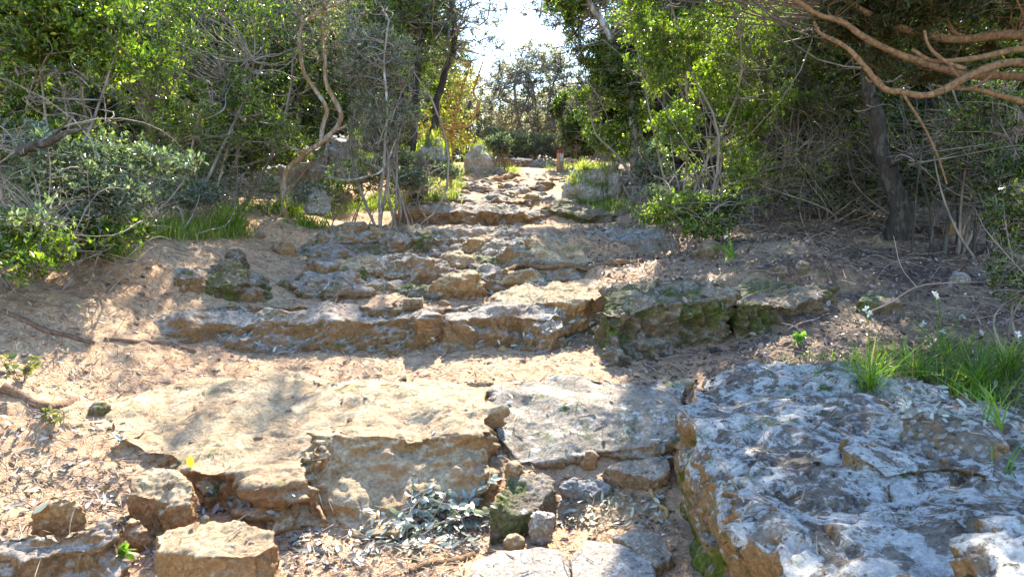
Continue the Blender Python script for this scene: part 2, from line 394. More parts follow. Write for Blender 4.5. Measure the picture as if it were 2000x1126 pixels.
M['bark_orange'] = bark_mat('orange_bark', (.20, .12, .065), (.42, .27, .15), lich=(.44, .40, .34))
M['bark_dark'] = bark_mat('dark_bark', (.02, .018, .016), (.075, .062, .05), lich=(.10, .10, .085))
M['bark_red'] = bark_mat('red_brown_bark', (.06, .035, .018), (.29, .17, .08), 45, None, (1, 1, .6))
M['bark_gold'] = bark_mat('golden_bark', (.30, .17, .05), (.55, .36, .13))
M['twig'] = bark_mat('twigs', (.11, .085, .065), (.33, .28, .23), 12)
M['twig_dry'] = bark_mat('dry_sticks', (.16, .10, .07), (.44, .34, .26), 25)
M['root'] = bark_mat('root_bark', (.09, .05, .03), (.25, .15, .09), 45)

# ------------------------------------------------------------------ ground
xs = spread(-4.2, 4.2, .026, -110, 110, 1.1); ys = spread(1.6, 9.5, .026, -40, 150, 1.06)
X, Y = np.meshgrid(xs, ys); Z = Hn(X, Y)
nx, ny = len(xs), len(ys); i = np.arange(ny - 1)[:, None] * nx; j = np.arange(nx - 1)[None]
Fg = np.stack([i + j, i + j + 1, i + nx + j + 1, i + nx + j], -1).reshape(-1, 4)
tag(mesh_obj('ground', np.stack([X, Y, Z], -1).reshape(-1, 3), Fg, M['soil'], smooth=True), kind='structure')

# ------------------------------------------------------------------ rocks
DG = None
def rock_mesh(name, loops, vox, smooth, disp, m, origin):
    """loops: list of (top (n,3), bottom (n,3)); fused by a voxel remesh, worn by noise"""
    me = bpy.data.meshes.new('tmp'); V = []; Fl = []
    for top, bot in loops:
        s = len(V); n = len(top); V += [tuple(map(float, p)) for p in top] + [tuple(map(float, p)) for p in bot]
        Fl.append([s + k for k in range(n)]); Fl.append([s + n + k for k in range(n)][::-1])
        Fl += [[s + k, s + n + k, s + n + (k + 1) % n, s + (k + 1) % n] for k in range(n)]
    me.from_pydata(V, [], Fl); o = bpy.data.objects.new('tmp', me); C.objects.link(o)
    md = o.modifiers.new('r', 'REMESH'); md.mode = 'VOXEL'; md.voxel_size = vox
    if smooth:
        sm = o.modifiers.new('s', 'SMOOTH'); sm.factor = .6; sm.iterations = smooth
    dg = bpy.context.evaluated_depsgraph_get(); me2 = bpy.data.meshes.new_from_object(o.evaluated_get(dg))
    bpy.data.objects.remove(o); bpy.data.meshes.remove(me)
    nv = len(me2.vertices); co = np.empty(nv * 3, np.float32); me2.vertices.foreach_get('co', co); co = co.reshape(-1, 3).astype(float)
    nr = np.empty(nv * 3, np.float32); me2.vertex_normals.foreach_get('vector', nr); nr = nr.reshape(-1, 3)
    co = disp(co, nr) - np.array(origin)
    me2.vertices.foreach_set('co', co.astype(np.float32).ravel()); me2.polygons.foreach_set('use_smooth', np.full(len(me2.polygons), True))
    me2.update(); me2.name = name; me2.materials.clear(); me2.materials.append(m)
    return me2
def ccw(p):
    a = sum(p[k][0] * p[(k + 1) % len(p)][1] - p[(k + 1) % len(p)][0] * p[k][1] for k in range(len(p)))
    return p if a > 0 else p[::-1]
def weather(amp=.03, sc_=5, fine=.008, pit=.0, horiz=0.0, seed=0.0, ridge=0.0, lump=0.0, strat=0.0, bulge=0.0, rug=0.0):
    def f(co, nr):
        q = co + seed
        if horiz:
            co = co + np.stack([fbm(q * 1.9, 3), fbm(q * 1.9 + 40, 3), q[:, 0] * 0], 1) * horiz * 2
        d = fbm(q * sc_, 4) * amp * 1.6 + fbm(q * sc_ * 6, 3) * fine * 2
        if ridge: d = d + ridged(q * np.array([6, 6, 9.])) * ridge
        if lump: d = d + (.45 - worley(q * 7)) * lump
        if bulge: d = d + (.5 - worley(q * 2.7 + fbm(q * 2, 2)[:, None] * .5)) * bulge
        if rug: d = d + ss(.93, .6, nr[:, 2]) * rug * (fbm(q * 9, 4) * 1.3 + (.42 - worley(q * 12 + fbm(q * 8, 2)[:, None] * .6)) * .9)
        if pit:
            wp = q + np.stack([fbm(q * 7 + 3 * k, 3) for k in range(3)], 1) * .09
            mk = ss(.02, .22, fbm(q * 2.3 + 8, 3)); mk2 = ss(.0, .2, fbm(q * 1.7 + 30, 3))
            d = d - ss(.16, .42, perlin(wp * 17)) * pit * .8 * (.3 + .7 * mk) - ss(.5, .15, worley(wp * 7)) * pit * 1.1 * mk2
        if strat:
            st = ss(.9, .4, np.abs(nr[:, 2])); d = d + strat * st * fbm(q * np.array([3, 3, 26.]), 3)
        d = d * (1 + .9 * ss(.75, .25, np.abs(nr[:, 2]))) + ss(.9, .3, np.abs(nr[:, 2])) * fbm(q * 13, 3) * fine * 2.2
        return co + nr * d[:, None]
    return f
def rock(label, px, zb, m, vox=.012, smooth=3, flare=.04, name='rock', cat='rock', group=None, extra=(), world=False, lean=(0, 0), **wk):
    """px: list of (u, v, z) pixel corners of the top edge with heights; extra: further lobes ((px...), zb) fused in"""
    loops = []; allp = []
    for pp, zbb, fl in [(px, zb, flare)] + [(e[0], e[1], flare) for e in extra]:
        top = np.array(ccw([tuple(q[:3]) if len(q) == 4 else tuple(PZ(*q)) for q in pp])); c = top.mean(0)
        bot = c + (top - c) * (1 + fl); bot[:, 0] += lean[0]; bot[:, 1] += lean[1]; bot[:, 2] = zbb
        loops.append((top, bot)); allp.append(top)
    c = np.vstack(allp).mean(0); org = (float(c[0]), float(c[1]), float(zb))
    me = rock_mesh(name, loops, vox, smooth, weather(seed=float(abs(c[0]) * 3 + c[1]), **wk), M[m], org)
    o = bpy.data.objects.new(name, me); C.objects.link(o); o.location = org
    return tag(o, label, cat, group)
def lump(label, u, v, wpx, hpx, d, m, depth=None, vox=.014, group=None, name='rock', cat='rock', sides=9, rot=0, squash=.55, seed=1, **wk):
    """a loose stone or boulder whose outline fills the box of wpx x hpx pixels with its foot at (u, v)"""
    reseed(int(u * 7 + v))
    if d is None: base = ground_at(u, v); d = base[1]
    else: base = P(u, v, d)
    Wm = wpx / F * d; Hm = hpx / F * d * 1.05; Dm = depth or Wm * .8
    an = np.arange(sides) / sides * 2 * np.pi; k = 1 + rng.normal(size=sides) * .12
    low = np.stack([np.cos(an) * Wm / 2 * k, np.sin(an) * Dm / 2 * k, np.zeros(sides)], 1)
    mid = low * 1.04; mid[:, 2] = Hm * (.45 + .1 * rng.normal(size=sides))
    top = low * squash; top[:, 2] = Hm * (1 + .08 * rng.normal(size=sides)); low[:, 2] = -.1 - .03 * Hm
    c, s = math.cos(rot), math.sin(rot); T = np.array([[c, s, 0], [-s, c, 0], [0, 0, 1]])
    o_ = base + np.array([0, Dm / 2, 0])
    f = lambda a: a @ T * 1.0 + o_
    me = rock_mesh(name, [(f(mid), f(low)), (f(top), f(mid - np.array([0, 0, .012])))], vox, 3, weather(seed=float(u * .13), **wk), M[m], o_)
    o = bpy.data.objects.new(name, me); C.objects.link(o); o.location = [float(q) for q in o_]
    return tag(o, label, cat, group)

# --- lowest step
rock('broad sunlit tan limestone slab, pitted on top, forming the lowest step of the path',
     [(185, 770, .50), (370, 742, .50), (560, 728, .53), (760, 740, .52), (965, 742, .50), (955, 850, .42), (900, 868, .38), (800, 862, .38),
      (700, 862, .38), (640, 868, .37), (590, 905, .34), (560, 960, .28), (500, 950, .29), (400, 915, .33), (345, 880, .37), (240, 865, .41), (170, 800, .46)],
     -.02, 'tan', vox=.0105, smooth=4, flare=.015, name='rock_slab', amp=.03, sc_=3, fine=.004, pit=.009, horiz=.06, strat=.03, bulge=.07, lump=.012, rug=.055, cat='rock slab',
     extra=[([(600, 880, .40), (640, 852, .41), (760, 848, .41), (900, 852, .41), (962, 862, .39), (955, 950, .22), (880, 1005, .13), (790, 1035, .10), (700, 1048, .085), (620, 1036, .10), (575, 985, .2)], -.1)])
rock('grey and tan block with an ochre left side, beside the huge lichen boulder',
     [(965, 752, .49), (1100, 735, .51), (1240, 740, .50), (1345, 742, .49), (1335, 830, .41), (1290, 868, .34), (1210, 878, .30), (1120, 890, .26), (1010, 905, .24), (965, 850, .34)],
     .0, 'tangrey', vox=.0105, smooth=4, flare=.05, name='rock_block', amp=.035, sc_=3, fine=.0025, pit=.003, rug=.02, cat='rock block', strat=.02, bulge=.06, horiz=.02)
# --- big lichened boulder
rock('huge limestone boulder crusted with white lichen, with a mossy ochre left face',
     [(1330, 790, .52), (1375, 728, .53), (1500, 706, .56), (1640, 716, .58), (1760, 726, .60), (1960, 790, .62), (2150, 900, .64), (2400, 1250, .66), (1700, 1350, .60), (1545, 1180, .55), (1440, 1010, .53), (1370, 890, .52)],
     -.12, 'lichen', vox=.0115, smooth=7, flare=.06, name='boulder', cat='boulder', amp=.055, sc_=2.0, fine=.004, pit=.034, horiz=.04, bulge=.10, lump=.0, rug=.0, ridge=.004,
     extra=[([(1640, 880, .66), (1700, 800, .68), (1850, 788, .68), (1960, 860, .68), (1940, 930, .66), (1820, 900, .64), (1730, 920, .64)], .3),
            ([(1900, 1090, .70), (1990, 1040, .72), (2150, 1060, .74), (2200, 1180, .72), (1980, 1200, .70)], .3)])
# --- lower left blocks
rock('rounded ochre limestone block beside the broad tan slab', [(262, 930, .36), (300, 908, .39), (350, 914, .39), (376, 950, .35), (374, 985, .31), (330, 985, .30), (258, 965, .32)],
     .12, 'tan', vox=.008, smooth=3, flare=.1, amp=.014, sc_=7, fine=.005, pit=.004)
rock('large flat-topped pale block at the bottom edge, under the small green seedling', [(300, 1040, .35), (380, 1018, .36), (470, 1012, .37), (535, 1035, .36), (540, 1062, .34), (500, 1085, .33), (380, 1085, .33), (310, 1075, .33)],
     .0, 'tan', vox=.008, smooth=3, flare=.06, amp=.016, sc_=6, fine=.005, pit=.006)
rock('low crumbled ochre stone lying above the earth ledge', [(62, 992, .38), (110, 972, .42), (160, 975, .42), (178, 1000, .37), (140, 1008, .36), (70, 1008, .35)],
     .22, 'tan', vox=.008, smooth=3, flare=.15, amp=.015, sc_=8, fine=.005)
rock('undercut reddish earth and rock ledge in the lower left corner', [(-60, 1060, .34), (40, 1040, .36), (140, 1035, .36), (215, 1005, .38), (248, 1010, .36), (240, 1050, .32), (160, 1072, .31), (60, 1088, .3), (-60, 1100, .3)],
     .1, 'worn', vox=.009, smooth=2, flare=-.06, name='rock_ledge', cat='ledge', amp=.02, sc_=6, fine=.008, strat=.02, rug=.03)
# --- stones in the gap in front of the grey block
rock('mossy grey stone with a dark front in the gap left of the lichen boulder', [(962, 975, .24), (1000, 930, .27), (1060, 918, .28), (1085, 935, .26), (1060, 985, .2), (1015, 1010, .17), (955, 1000, .2)],
     -.08, 'mossy', vox=.008, smooth=3, flare=.08, amp=.016, sc_=7, fine=.005)
rock('small whitish stone with an orange foot, second in the gap from the broad slab', [(1095, 950, .19), (1120, 930, .22), (1170, 932, .21), (1195, 950, .18), (1175, 972, .14), (1110, 972, .14)],
     .0, 'grey', vox=.007, smooth=3, flare=.12, amp=.012, sc_=9, fine=.004)
rock('flat grey stone wedged against the ochre face of the lichen boulder', [(1178, 910, .26), (1230, 892, .29), (1300, 888, .3), (1312, 915, .27), (1275, 938, .22), (1200, 935, .2)],
     .0, 'tangrey', vox=.008, smooth=3, flare=.05, amp=.014, sc_=7, fine=.004)
rock('smooth flagstone at the bottom edge, left of a mossy crack', [(920, 1100, .09), (970, 1072, .10), (1060, 1068, .11), (1105, 1080, .11), (1120, 1160, .08), (1110, 1250, .06), (930, 1250, .06)],
     -.15, 'slabgrey', vox=.009, smooth=3, flare=.02, name='flagstone', cat='flagstone', amp=.01, sc_=4, fine=.002)
rock('smooth flagstone at the bottom edge, right of a mossy crack', [(1112, 1085, .12), (1150, 1052, .13), (1220, 1058, .13), (1275, 1090, .12), (1290, 1160, .1), (1270, 1260, .08), (1130, 1260, .08)],
     -.15, 'slabgrey', vox=.009, smooth=3, flare=.02, name='flagstone', cat='flagstone', amp=.01, sc_=4, fine=.002)
rock('rough tan stone between the flagstones and the mossy foot of the boulder', [(1195, 1045, .14), (1250, 1032, .16), (1300, 1045, .15), (1320, 1080, .13), (1285, 1100, .12), (1240, 1070, .13)],
     -.1, 'tangrey', vox=.008, smooth=3, flare=.04, amp=.014, sc_=7, fine=.004)
# --- second step
rock('long low limestone ledge with an ochre front, left part of the second step',
     [(262, 628, .76), (330, 603, .80), (450, 596, .81), (600, 592, .82), (760, 592, .82), (850, 594, .82), (838, 618, .76), (760, 618, .75), (680, 624, .74), (560, 630, .73), (420, 640, .71), (300, 648, .70)],
     .45, 'worn', vox=.013, smooth=3, flare=.03, name='rock_ledge', cat='ledge', amp=.035, sc_=4, fine=.01, lump=.03, horiz=.08, strat=.02, pit=.012, bulge=.12, rug=.03, lean=(0, -.13))
rock('crescent-topped limestone ledge in the middle of the second step',
     [(850, 602, .80), (930, 589, .83), (1040, 589, .83), (1100, 600, .80), (1085, 618, .76), (1000, 616, .76), (900, 622, .75)],
     .45, 'worn', vox=.012, smooth=3, flare=.03, name='rock_ledge', cat='ledge', amp=.03, sc_=5, fine=.009, horiz=.08, pit=.012, bulge=.12, lump=.02, rug=.03, lean=(0, -.10))
rock('tall dark ledge block hung with moss, right half of the second step, nearest the path',
     [(1170, 585, .89), (1215, 556, .94), (1320, 545, .97), (1428, 548, .96), (1415, 580, .91), (1340, 590, .89), (1250, 598, .87), (1180, 608, .85)],
     .40, 'mossy', vox=.012, smooth=2, flare=.06, name='rock_ledge', cat='ledge', amp=.035, sc_=5, fine=.012, lump=.03, horiz=.06, pit=.015, bulge=.12, rug=.045)
rock('tall pitted dark ledge block beside the bare end of the second step',
     [(1420, 566, .93), (1470, 545, .97), (1570, 542, .98), (1622, 552, .95), (1610, 580, .90), (1560, 590, .88), (1440, 592, .88)],
     .40, 'mossy', vox=.012, smooth=2, flare=.03, name='rock_ledge', cat='ledge', amp=.035, sc_=6, fine=.012, lump=.03, horiz=.06, pit=.02, bulge=.12, rug=.045)
rock('low mossy block beyond the gap at the right end of the second step',
     [(1668, 585, .88), (1700, 566, .92), (1750, 568, .92), (1765, 590, .87), (1720, 596, .85)], .5, 'mossy', vox=.013, smooth=3, flare=.05, amp=.02, sc_=6, fine=.008)
rock('thin tan ledge of stepped blocks behind the gully, right of the rough rock band',
     [(975, 580, .85), (1000, 556, .90), (1100, 548, .93), (1200, 540, .95), (1215, 560, .91), (1150, 575, .88), (1100, 590, .84), (1010, 590, .83)],
     .6, 'tan', vox=.013, smooth=3, flare=.03, name='rock_ledge', cat='ledge', amp=.03, sc_=6, fine=.01, lump=.04, horiz=.06, bulge=.1)
# --- rough rock band (rows 450 to 590)
def lv(u, v, d):                # corner given by pixel and distance
    q = P(u, v, d); return (q[0], q[1], q[2] + (.08 if 9 < d < 12 else .02 if d >= 12 else 0), 'w')
rock('long knobbly limestone rim at the top of the rough rock band',
     [lv(600, 458, 8.2), lv(700, 449, 8.7), lv(850, 447, 8.8), lv(1000, 447, 8.8), lv(1080, 450, 8.6), lv(1075, 464, 7.9), lv(980, 468, 7.75), lv(860, 466, 7.8), lv(720, 468, 7.7), lv(610, 470, 7.75)],
     .8, 'worn', vox=.016, smooth=2, flare=.02, name='rock_ledge', cat='ledge', amp=.06, sc_=5, fine=.018, lump=.07, horiz=.12, ridge=.012, bulge=.15)
rock('pale wedge of limestone with grass on it, right end of the rough rock band',
     [(1030, 462, 1.26), (1075, 452, 1.29), (1110, 470, 1.18), (1165, 510, 1.02), (1120, 520, .98), (1045, 512, 1.02)],
     .8, 'tan', vox=.014, smooth=2, flare=.04, amp=.03, sc_=5, fine=.01)
rock('flat grey ledge running under the right-hand bushes above the rough rock band',
     [(1110, 458, 1.24), (1200, 444, 1.32), (1290, 446, 1.33), (1330, 460, 1.27), (1230, 466, 1.22), (1130, 470, 1.19)], .9, 'grey', vox=.018, smooth=2, flare=.02, name='rock_ledge', cat='ledge', amp=.03, sc_=5, fine=.01, horiz=.03)
reseed(5)
band = []
for k in range(36):
    for _ in range(60):
        u = rng.uniform(610, 1110); v = rng.uniform(478, 590)
        if all((u - a) ** 2 + ((v - b_) * 2.4) ** 2 > 58 ** 2 for a, b_ in band): break
    band.append((u, v))
for k, (u, v) in enumerate(sorted(band, key=lambda q: q[1])):
    d = float(ground_at(u, v)[1])
    sz = rng.uniform(80, 175); hh = rng.uniform(26, 52) * (1 if v > 500 else .8)
    lump('small knobbly limestone lump among others in the rough rock band of the path', u, v + 4, sz, hh, d, ['worn', 'worn', 'tangrey', 'mossy', 'tan'][k % 5], depth=sz / F * d * .8,
         vox=.015, group='knobbly lumps of the rough rock band', amp=.035, sc_=6, fine=.012, lump=.06, bulge=.05, squash=.62, ridge=.01)
reseed(15)
for k in range(20):
    u = rng.uniform(905, 1110); v = rng.uniform(342, 402)
    lump('small worn stone among others set in the narrow upper path', u, v, rng.uniform(22, 60), rng.uniform(7, 14), float(ground_at(u, v)[1]), ['worn', 'grey', 'tan'][k % 3], vox=.02, group='stones of the narrow upper path', amp=.03, sc_=5, fine=.012, lump=.04, squash=.7)
lump('hummock of dark rock covered with yellow-green moss, on the left of the path', 415, 582, 160, 58, None, 'mossy', vox=.012, name='mossy_rock', amp=.05, sc_=4, fine=.01, lump=.05, squash=.38, depth=.75, bulge=.12)
lump('low brown stone leaning on the left of the mossy hummock', 350, 560, 82, 30, None, 'worn', vox=.012, amp=.02, sc_=7, fine=.008, lump=.02)
lump('small pointed stone with a yellow mossy foot, behind the mossy hummock', 455, 520, 46, 32, None, 'mossy', vox=.012, amp=.02, sc_=8, fine=.008, squash=.4)
lump('plain grey foot of rock running down from the mossy hummock', 468, 582, 70, 34, None, 'worn', vox=.012, amp=.02, sc_=7, fine=.008, squash=.5)
lump('small round stone alone on the bare earth near the left grass', 506, 466, 26, 12, None, 'worn', vox=.012, amp=.008, sc_=9, fine=.004)
lump('crumbly tan stone left of the rough rock band, in line with its top', 548, 496, 52, 22, None, 'tan', vox=.012, amp=.02, sc_=9, fine=.008, lump=.02)
lump('low stone in the bare earth right of the mossy hummock', 556, 562, 42, 16, None, 'worn', vox=.012, amp=.012, sc_=9, fine=.006)
# --- upper steps
def step(label, px, zb, m='worn', **k):
    a = dict(vox=.018, smooth=2, flare=.05, name='rock_ledge', cat='ledge', amp=.07, sc_=3, fine=.015, horiz=.10, lump=.05, rug=.05, bulge=.10); a.update(k)
    return rock(label, px, zb, m, **a)
step('wavy grey ledge above the reddish terrace, third rock step up the path', [lv(790, 418, 9.6), lv(850, 410, 10.3), lv(960, 407, 10.5), lv(1040, 412, 10.3), lv(1062, 430, 9.6), lv(1000, 428, 9.5), lv(900, 424, 9.5), lv(820, 428, 9.4)], 1.2)
step('narrow rounded ledge between the two grassy verges, fourth rock step', [lv(885, 398, 10.8), lv(920, 384, 11.5), lv(1010, 379, 11.8), lv(1075, 383, 11.6), lv(1060, 397, 10.8), lv(980, 404, 10.6), lv(900, 405, 10.6)], 1.4)
step('fifth rock step with a hollow dark front, narrowing uphill', [lv(900, 372, 11.8), lv(960, 364, 12.5), lv(1060, 358, 12.8), lv(1100, 364, 12.4), lv(1075, 372, 11.9), lv(1000, 380, 11.7), lv(920, 382, 11.6)], 1.6)
step('pale cobbled ledge just below the marker post, topmost rock step', [lv(900, 352, 12.8), lv(950, 340, 13.8), lv(1120, 336, 14.0), lv(1115, 346, 13.0), lv(1060, 354, 12.8), lv(960, 358, 12.7)], 1.8, 'tan')
step('mossy crumbling ledge of the right verge beside the third rock step', [lv(1060, 412, 10.2), lv(1130, 400, 10.8), lv(1210, 408, 10.5), lv(1230, 428, 9.7), lv(1130, 432, 9.5)], 1.2, 'mossy')
lump('pale pointed boulder beside the path just left of the long flat ledge', 932, 338, 60, 50, 13.4, 'pale', vox=.016, name='boulder', cat='boulder', amp=.03, sc_=4, fine=.008, squash=.4, sides=7)
lump('rounded boulder on the right verge below the marker post', 1166, 384, 116, 56, 10.6, 'pale', vox=.016, name='boulder', cat='boulder', amp=.05, sc_=4, fine=.012, squash=.7, lump=.04)
lump('long low ledge with a brown front closing the top of the path', 1003, 334, 86, 24, 14.9, 'worn', vox=.016, name='rock_ledge', cat='ledge', amp=.03, sc_=4, fine=.01, squash=.85, depth=.5)
lump('low blue-grey rock between the long ledge and the marker post', 1062, 334, 56, 22, 14.8, 'grey', vox=.016, amp=.03, sc_=5, fine=.01)
lump('grey boulder at the foot of the slim dark-trunked tree', 842, 322, 56, 50, 10.4, 'pale', vox=.016, name='boulder', cat='boulder', amp=.03, sc_=4, fine=.01, squash=.4)
lump('small white-topped stone beside the left grass tuft', 616, 400, 62, 30, 8.3, 'pale', vox=.014, amp=.02, sc_=6, fine=.008)
for k, (u, v, ww, hh, d, lb) in enumerate([(505, 372, 110, 44, 9.6, 'lichened stone half hidden under twigs left of the leaning trunk'),
        (600, 350, 70, 60, 10.2, 'upright pale rock behind the foot of the leaning two-stemmed tree'),
        (665, 340, 90, 66, 10.4, 'upright pale rock of the shaded outcrop, nearest the wispy grey bush'),
        (420, 372, 50, 30, 9.5, 'small grey stone in the shade at the left end of the hidden outcrop')]):
    lump(lb, u, v, ww, hh, d, 'pale', vox=.018, amp=.04, sc_=5, fine=.012, squash=.7)
# --- small stones with a place of their own
for lb, u, v, ww, hh, d, mm in [
    ('pinkish stone on the rim of the mossy grey stone in the gap', 1003, 932, 38, 24, 3.25, 'tan'),
    ('small angular tan stone standing on the broad sunlit slab', 785, 748, 20, 13, 4.28, 'worn'),
    ('tan stone with litter round it, above the flat grey stone', 1152, 905, 36, 22, 3.5, 'tan'),
    ('orange-brown stone at the foot of the thicket on the shaded right slope', 1872, 460, 40, 26, 6.6, 'tan'),
    ('white triangular stone at the end of the bare arching twig', 1882, 556, 36, 24, 5.3, 'grey'),
    ('mossy round stone left of two pale ones on the shaded right slope', 1532, 540, 30, 22, 5.8, 'mossy'),
    ('pale mossy stone right of the round one on the shaded slope', 1578, 534, 40, 20, 5.9, 'mossy'),
    ('dark mossy cobble under the bushes left of the flowering grass tuft', 1352, 500, 22, 16, 6.8, 'mossy'),
    ('low grey rock behind the flowering grass tuft', 1400, 505, 80, 30, 6.7, 'mossy'),
    ('brown block between the mossy stone and the small whitish stone in the gap', 1058, 1022, 50, 16, 2.95, 'slabgrey'),
    ('reddish chunk in front of the mossy grey stone', 1002, 1065, 44, 13, 2.9, 'tan'),
    ('small orange stone lying on the lichen boulder', 1898, 880, 36, 14, 2.75, 'tan'),
    ('orange pebble in the middle of the leaf-strewn terrace', 982, 688, 16, 9, 4.9, 'tan'),
    ('pale chunk among the leaves below the crescent ledge', 952, 660, 22, 12, 5.3, 'worn'),
    ('orange chunk below the stepped tan ledge', 866, 598, 22, 11, 5.75, 'tan'),
    ('pale pebble pair stone at the foot of the mossy ledge block', 1306, 678, 18, 14, 5.15, 'grey'),
    ('rounded half-buried stone under the undercut earth ledge', 105, 1106, 60, 26, 2.55, 'tan'),
    ('pale angular stone beside the seedling, behind the flat-topped block', 250, 1062, 50, 38, 2.75, 'tan'),
    ('yellow-grey stone jutting from the left edge of the broad slab', 188, 806, 40, 20, 3.6, 'mossy')]:
    if v < 700 and ww != 20: d = float(ground_at(u, v)[1])
    lump(lb, u, v, ww, hh, d, mm, vox=max(.004, .0022 * d), amp=.006 + ww / F * d * .08, sc_=9, fine=.003, squash=.55, name='stone', cat='stone')
M['leaf_haze_tint'] = leaf_mat('haze_tinted_leaves', [(0, (.30, .32, .22)), (.6, (.46, .48, .36)), (1, (.6, .6, .5))], .72, .45, .5, (1.3, 1.3, 1.0))  # haze over the far trees is painted into the leaf colour
# ------------------------------------------------------------------ plants
def nearest(A, S, uppen=.6):
    out = np.empty(len(A), int)
    for k in range(0, len(A), 400):
        d = A[k:k + 400, None] - S[None]; q = (d ** 2).sum(-1) + uppen * np.clip(-d[..., 2], 0, 9) ** 2 * 3
        out[k:k + 400] = q.argmin(1)
    return out
def in_blobs(n, blobs, shell=.5):
    bl = np.array(blobs, float); w_ = bl[:, 3] * bl[:, 4] * bl[:, 5]; k = rng.choice(len(bl), n, p=w_ / w_.sum())
    d = unit(rng.normal(size=(n, 3))) * (rng.random((n, 1)) ** shell)
    return bl[k, :3] + d * bl[k, 3:]
def clumped(n, blobs, shell, thr=-.02, sc_=1.5):
    p = in_blobs(int(n * 2.2), blobs, shell); f = fbm(p * sc_ + 31, 2) + rng.normal(size=len(p)) * .05
    p = p[np.argsort(-(f > thr).astype(float) - rng.random(len(p)) * .6)][:n]; return p
def plant(name, label, cat, base, blobs, seed, leaf='leaf_green', bark='twig', stems=7, n1=70, n2=500, lpt=12, L=.035, W=.014,
          r=.018, trunks=(), group=None, bare=.15, shape='diamond', bend=.25, upl=.3, shell=.5, tw=.0022, trunkbark='bark_grey', spread_=.35, dens=1.35, arcs=25):
    reseed(seed); root = thing(name, label, cat, base, group); base = np.array(base, float); blobs = np.array(blobs, float)
    S = []
    for tr in trunks:
        mb = MB(); pts, r0, r1 = tr; mb.tube(pts, r0, r1, 9, n=len(pts) * 8, knob=.16, wob=r0 * .5)
        mb.build('trunk', M[trunkbark], root); S.append(catmull(pts, 24)[5:])
    V, Fq, n0 = [], [], 0
    if stems:
        tips = in_blobs(stems, np.hstack([blobs[:, :3], blobs[:, 3:] * .75])); A = base + rng.normal(size=(stems, 3)) * np.array([.06, .06, 0]) * (1 + r * 10)
        A[:, 2] = base[2] - .1; v, f, p = twigs(A, tips, r, r * .35, 9, bend * .8, 5); V.append(v); Fq.append(f); n0 += len(v); S.append(p[:, 2:].reshape(-1, 3))
    S = np.vstack(S)
    T1 = in_blobs(n1, blobs, shell); A1 = S[nearest(T1, S)]
    v, f, p1 = twigs(A1, T1, np.minimum(r * .45, .012), r * .14, 7, bend, 4); V.append(v); Fq.append(f + n0); n0 += len(v); S1 = p1[:, 1:].reshape(-1, 3)
    n2 = int(n2 * dens); T2 = clumped(n2, blobs, shell * .9); A2 = S1[nearest(T2, S1)]
    D = T2 - A2; ln = np.linalg.norm(D, axis=1, keepdims=True); T2 = A2 + D * np.minimum(1, .55 / (ln + 1e-6)) * 1.0
    v, f, p2 = twigs(A2, T2, tw * 1.6, tw * .8, 4, bend, 3); V.append(v); Fq.append(f + n0)
    if arcs:
        n0 += len(v); b_ = in_blobs(arcs, blobs, .3); a_ = S1[rng.integers(0, len(S1), arcs)]; a_[:, 2] = np.minimum(a_[:, 2], b_[:, 2]) - .1 * rng.random(arcs)
        v, f, _ = twigs(a_, b_ + rng.normal(size=(arcs, 3)) * .15, r * .28 + .002, .0016, 9, .3, 4); V.append(v); Fq.append(f + n0)
    mesh_obj('branches', np.vstack(V), np.vstack(Fq), M[bark], root, True)
    keep = rng.random(n2) > bare; p2 = p2[keep]; n = len(p2)
    i = np.repeat(np.arange(n), lpt); t = rng.random(n * lpt) ** .7 * 3.999; k = t.astype(int); fr = (t - k)[:, None]
    pos = p2[i, k] * (1 - fr) + p2[i, k + 1] * fr; dr = unit(p2[i, k + 1] - p2[i, k])
    pos = pos + rng.normal(size=pos.shape) * spread_ * L
    d = unit(dr * .55 + rng.normal(size=pos.shape) * .6 + np.array([0, 0, upl]))
    sz = 1.12 * L * (.5 + .9 * rng.random(n * lpt)); W = W * 1.05; res = leaves(pos, d, sz, sz * W / L, shape=shape)
    mesh_obj('foliage', res[0], [x for x in res[1:]], M[leaf], root, False)
    return root
def pb(u, v, d, rx, ry, rz):           # crown lobe at a pixel, depth and radii in metres
    return (*P(u, v, d), rx, ry, rz)
def gp(u, v, d):                       # foot on the ground in the direction of a pixel column
    x = (u - 1000) / F * d; return (x, d, hz(x, d) - .02)
def path(d, *uv):
    return np.array([P(q[0], q[1], q[2] if len(q) > 2 else d) for q in uv])
def root_at(pts, drop=.15):
    pts = np.array(pts); f = pts[0].copy(); f[2] = min(f[2], hz(f[0], f[1])) - drop; return np.vstack([f, pts])

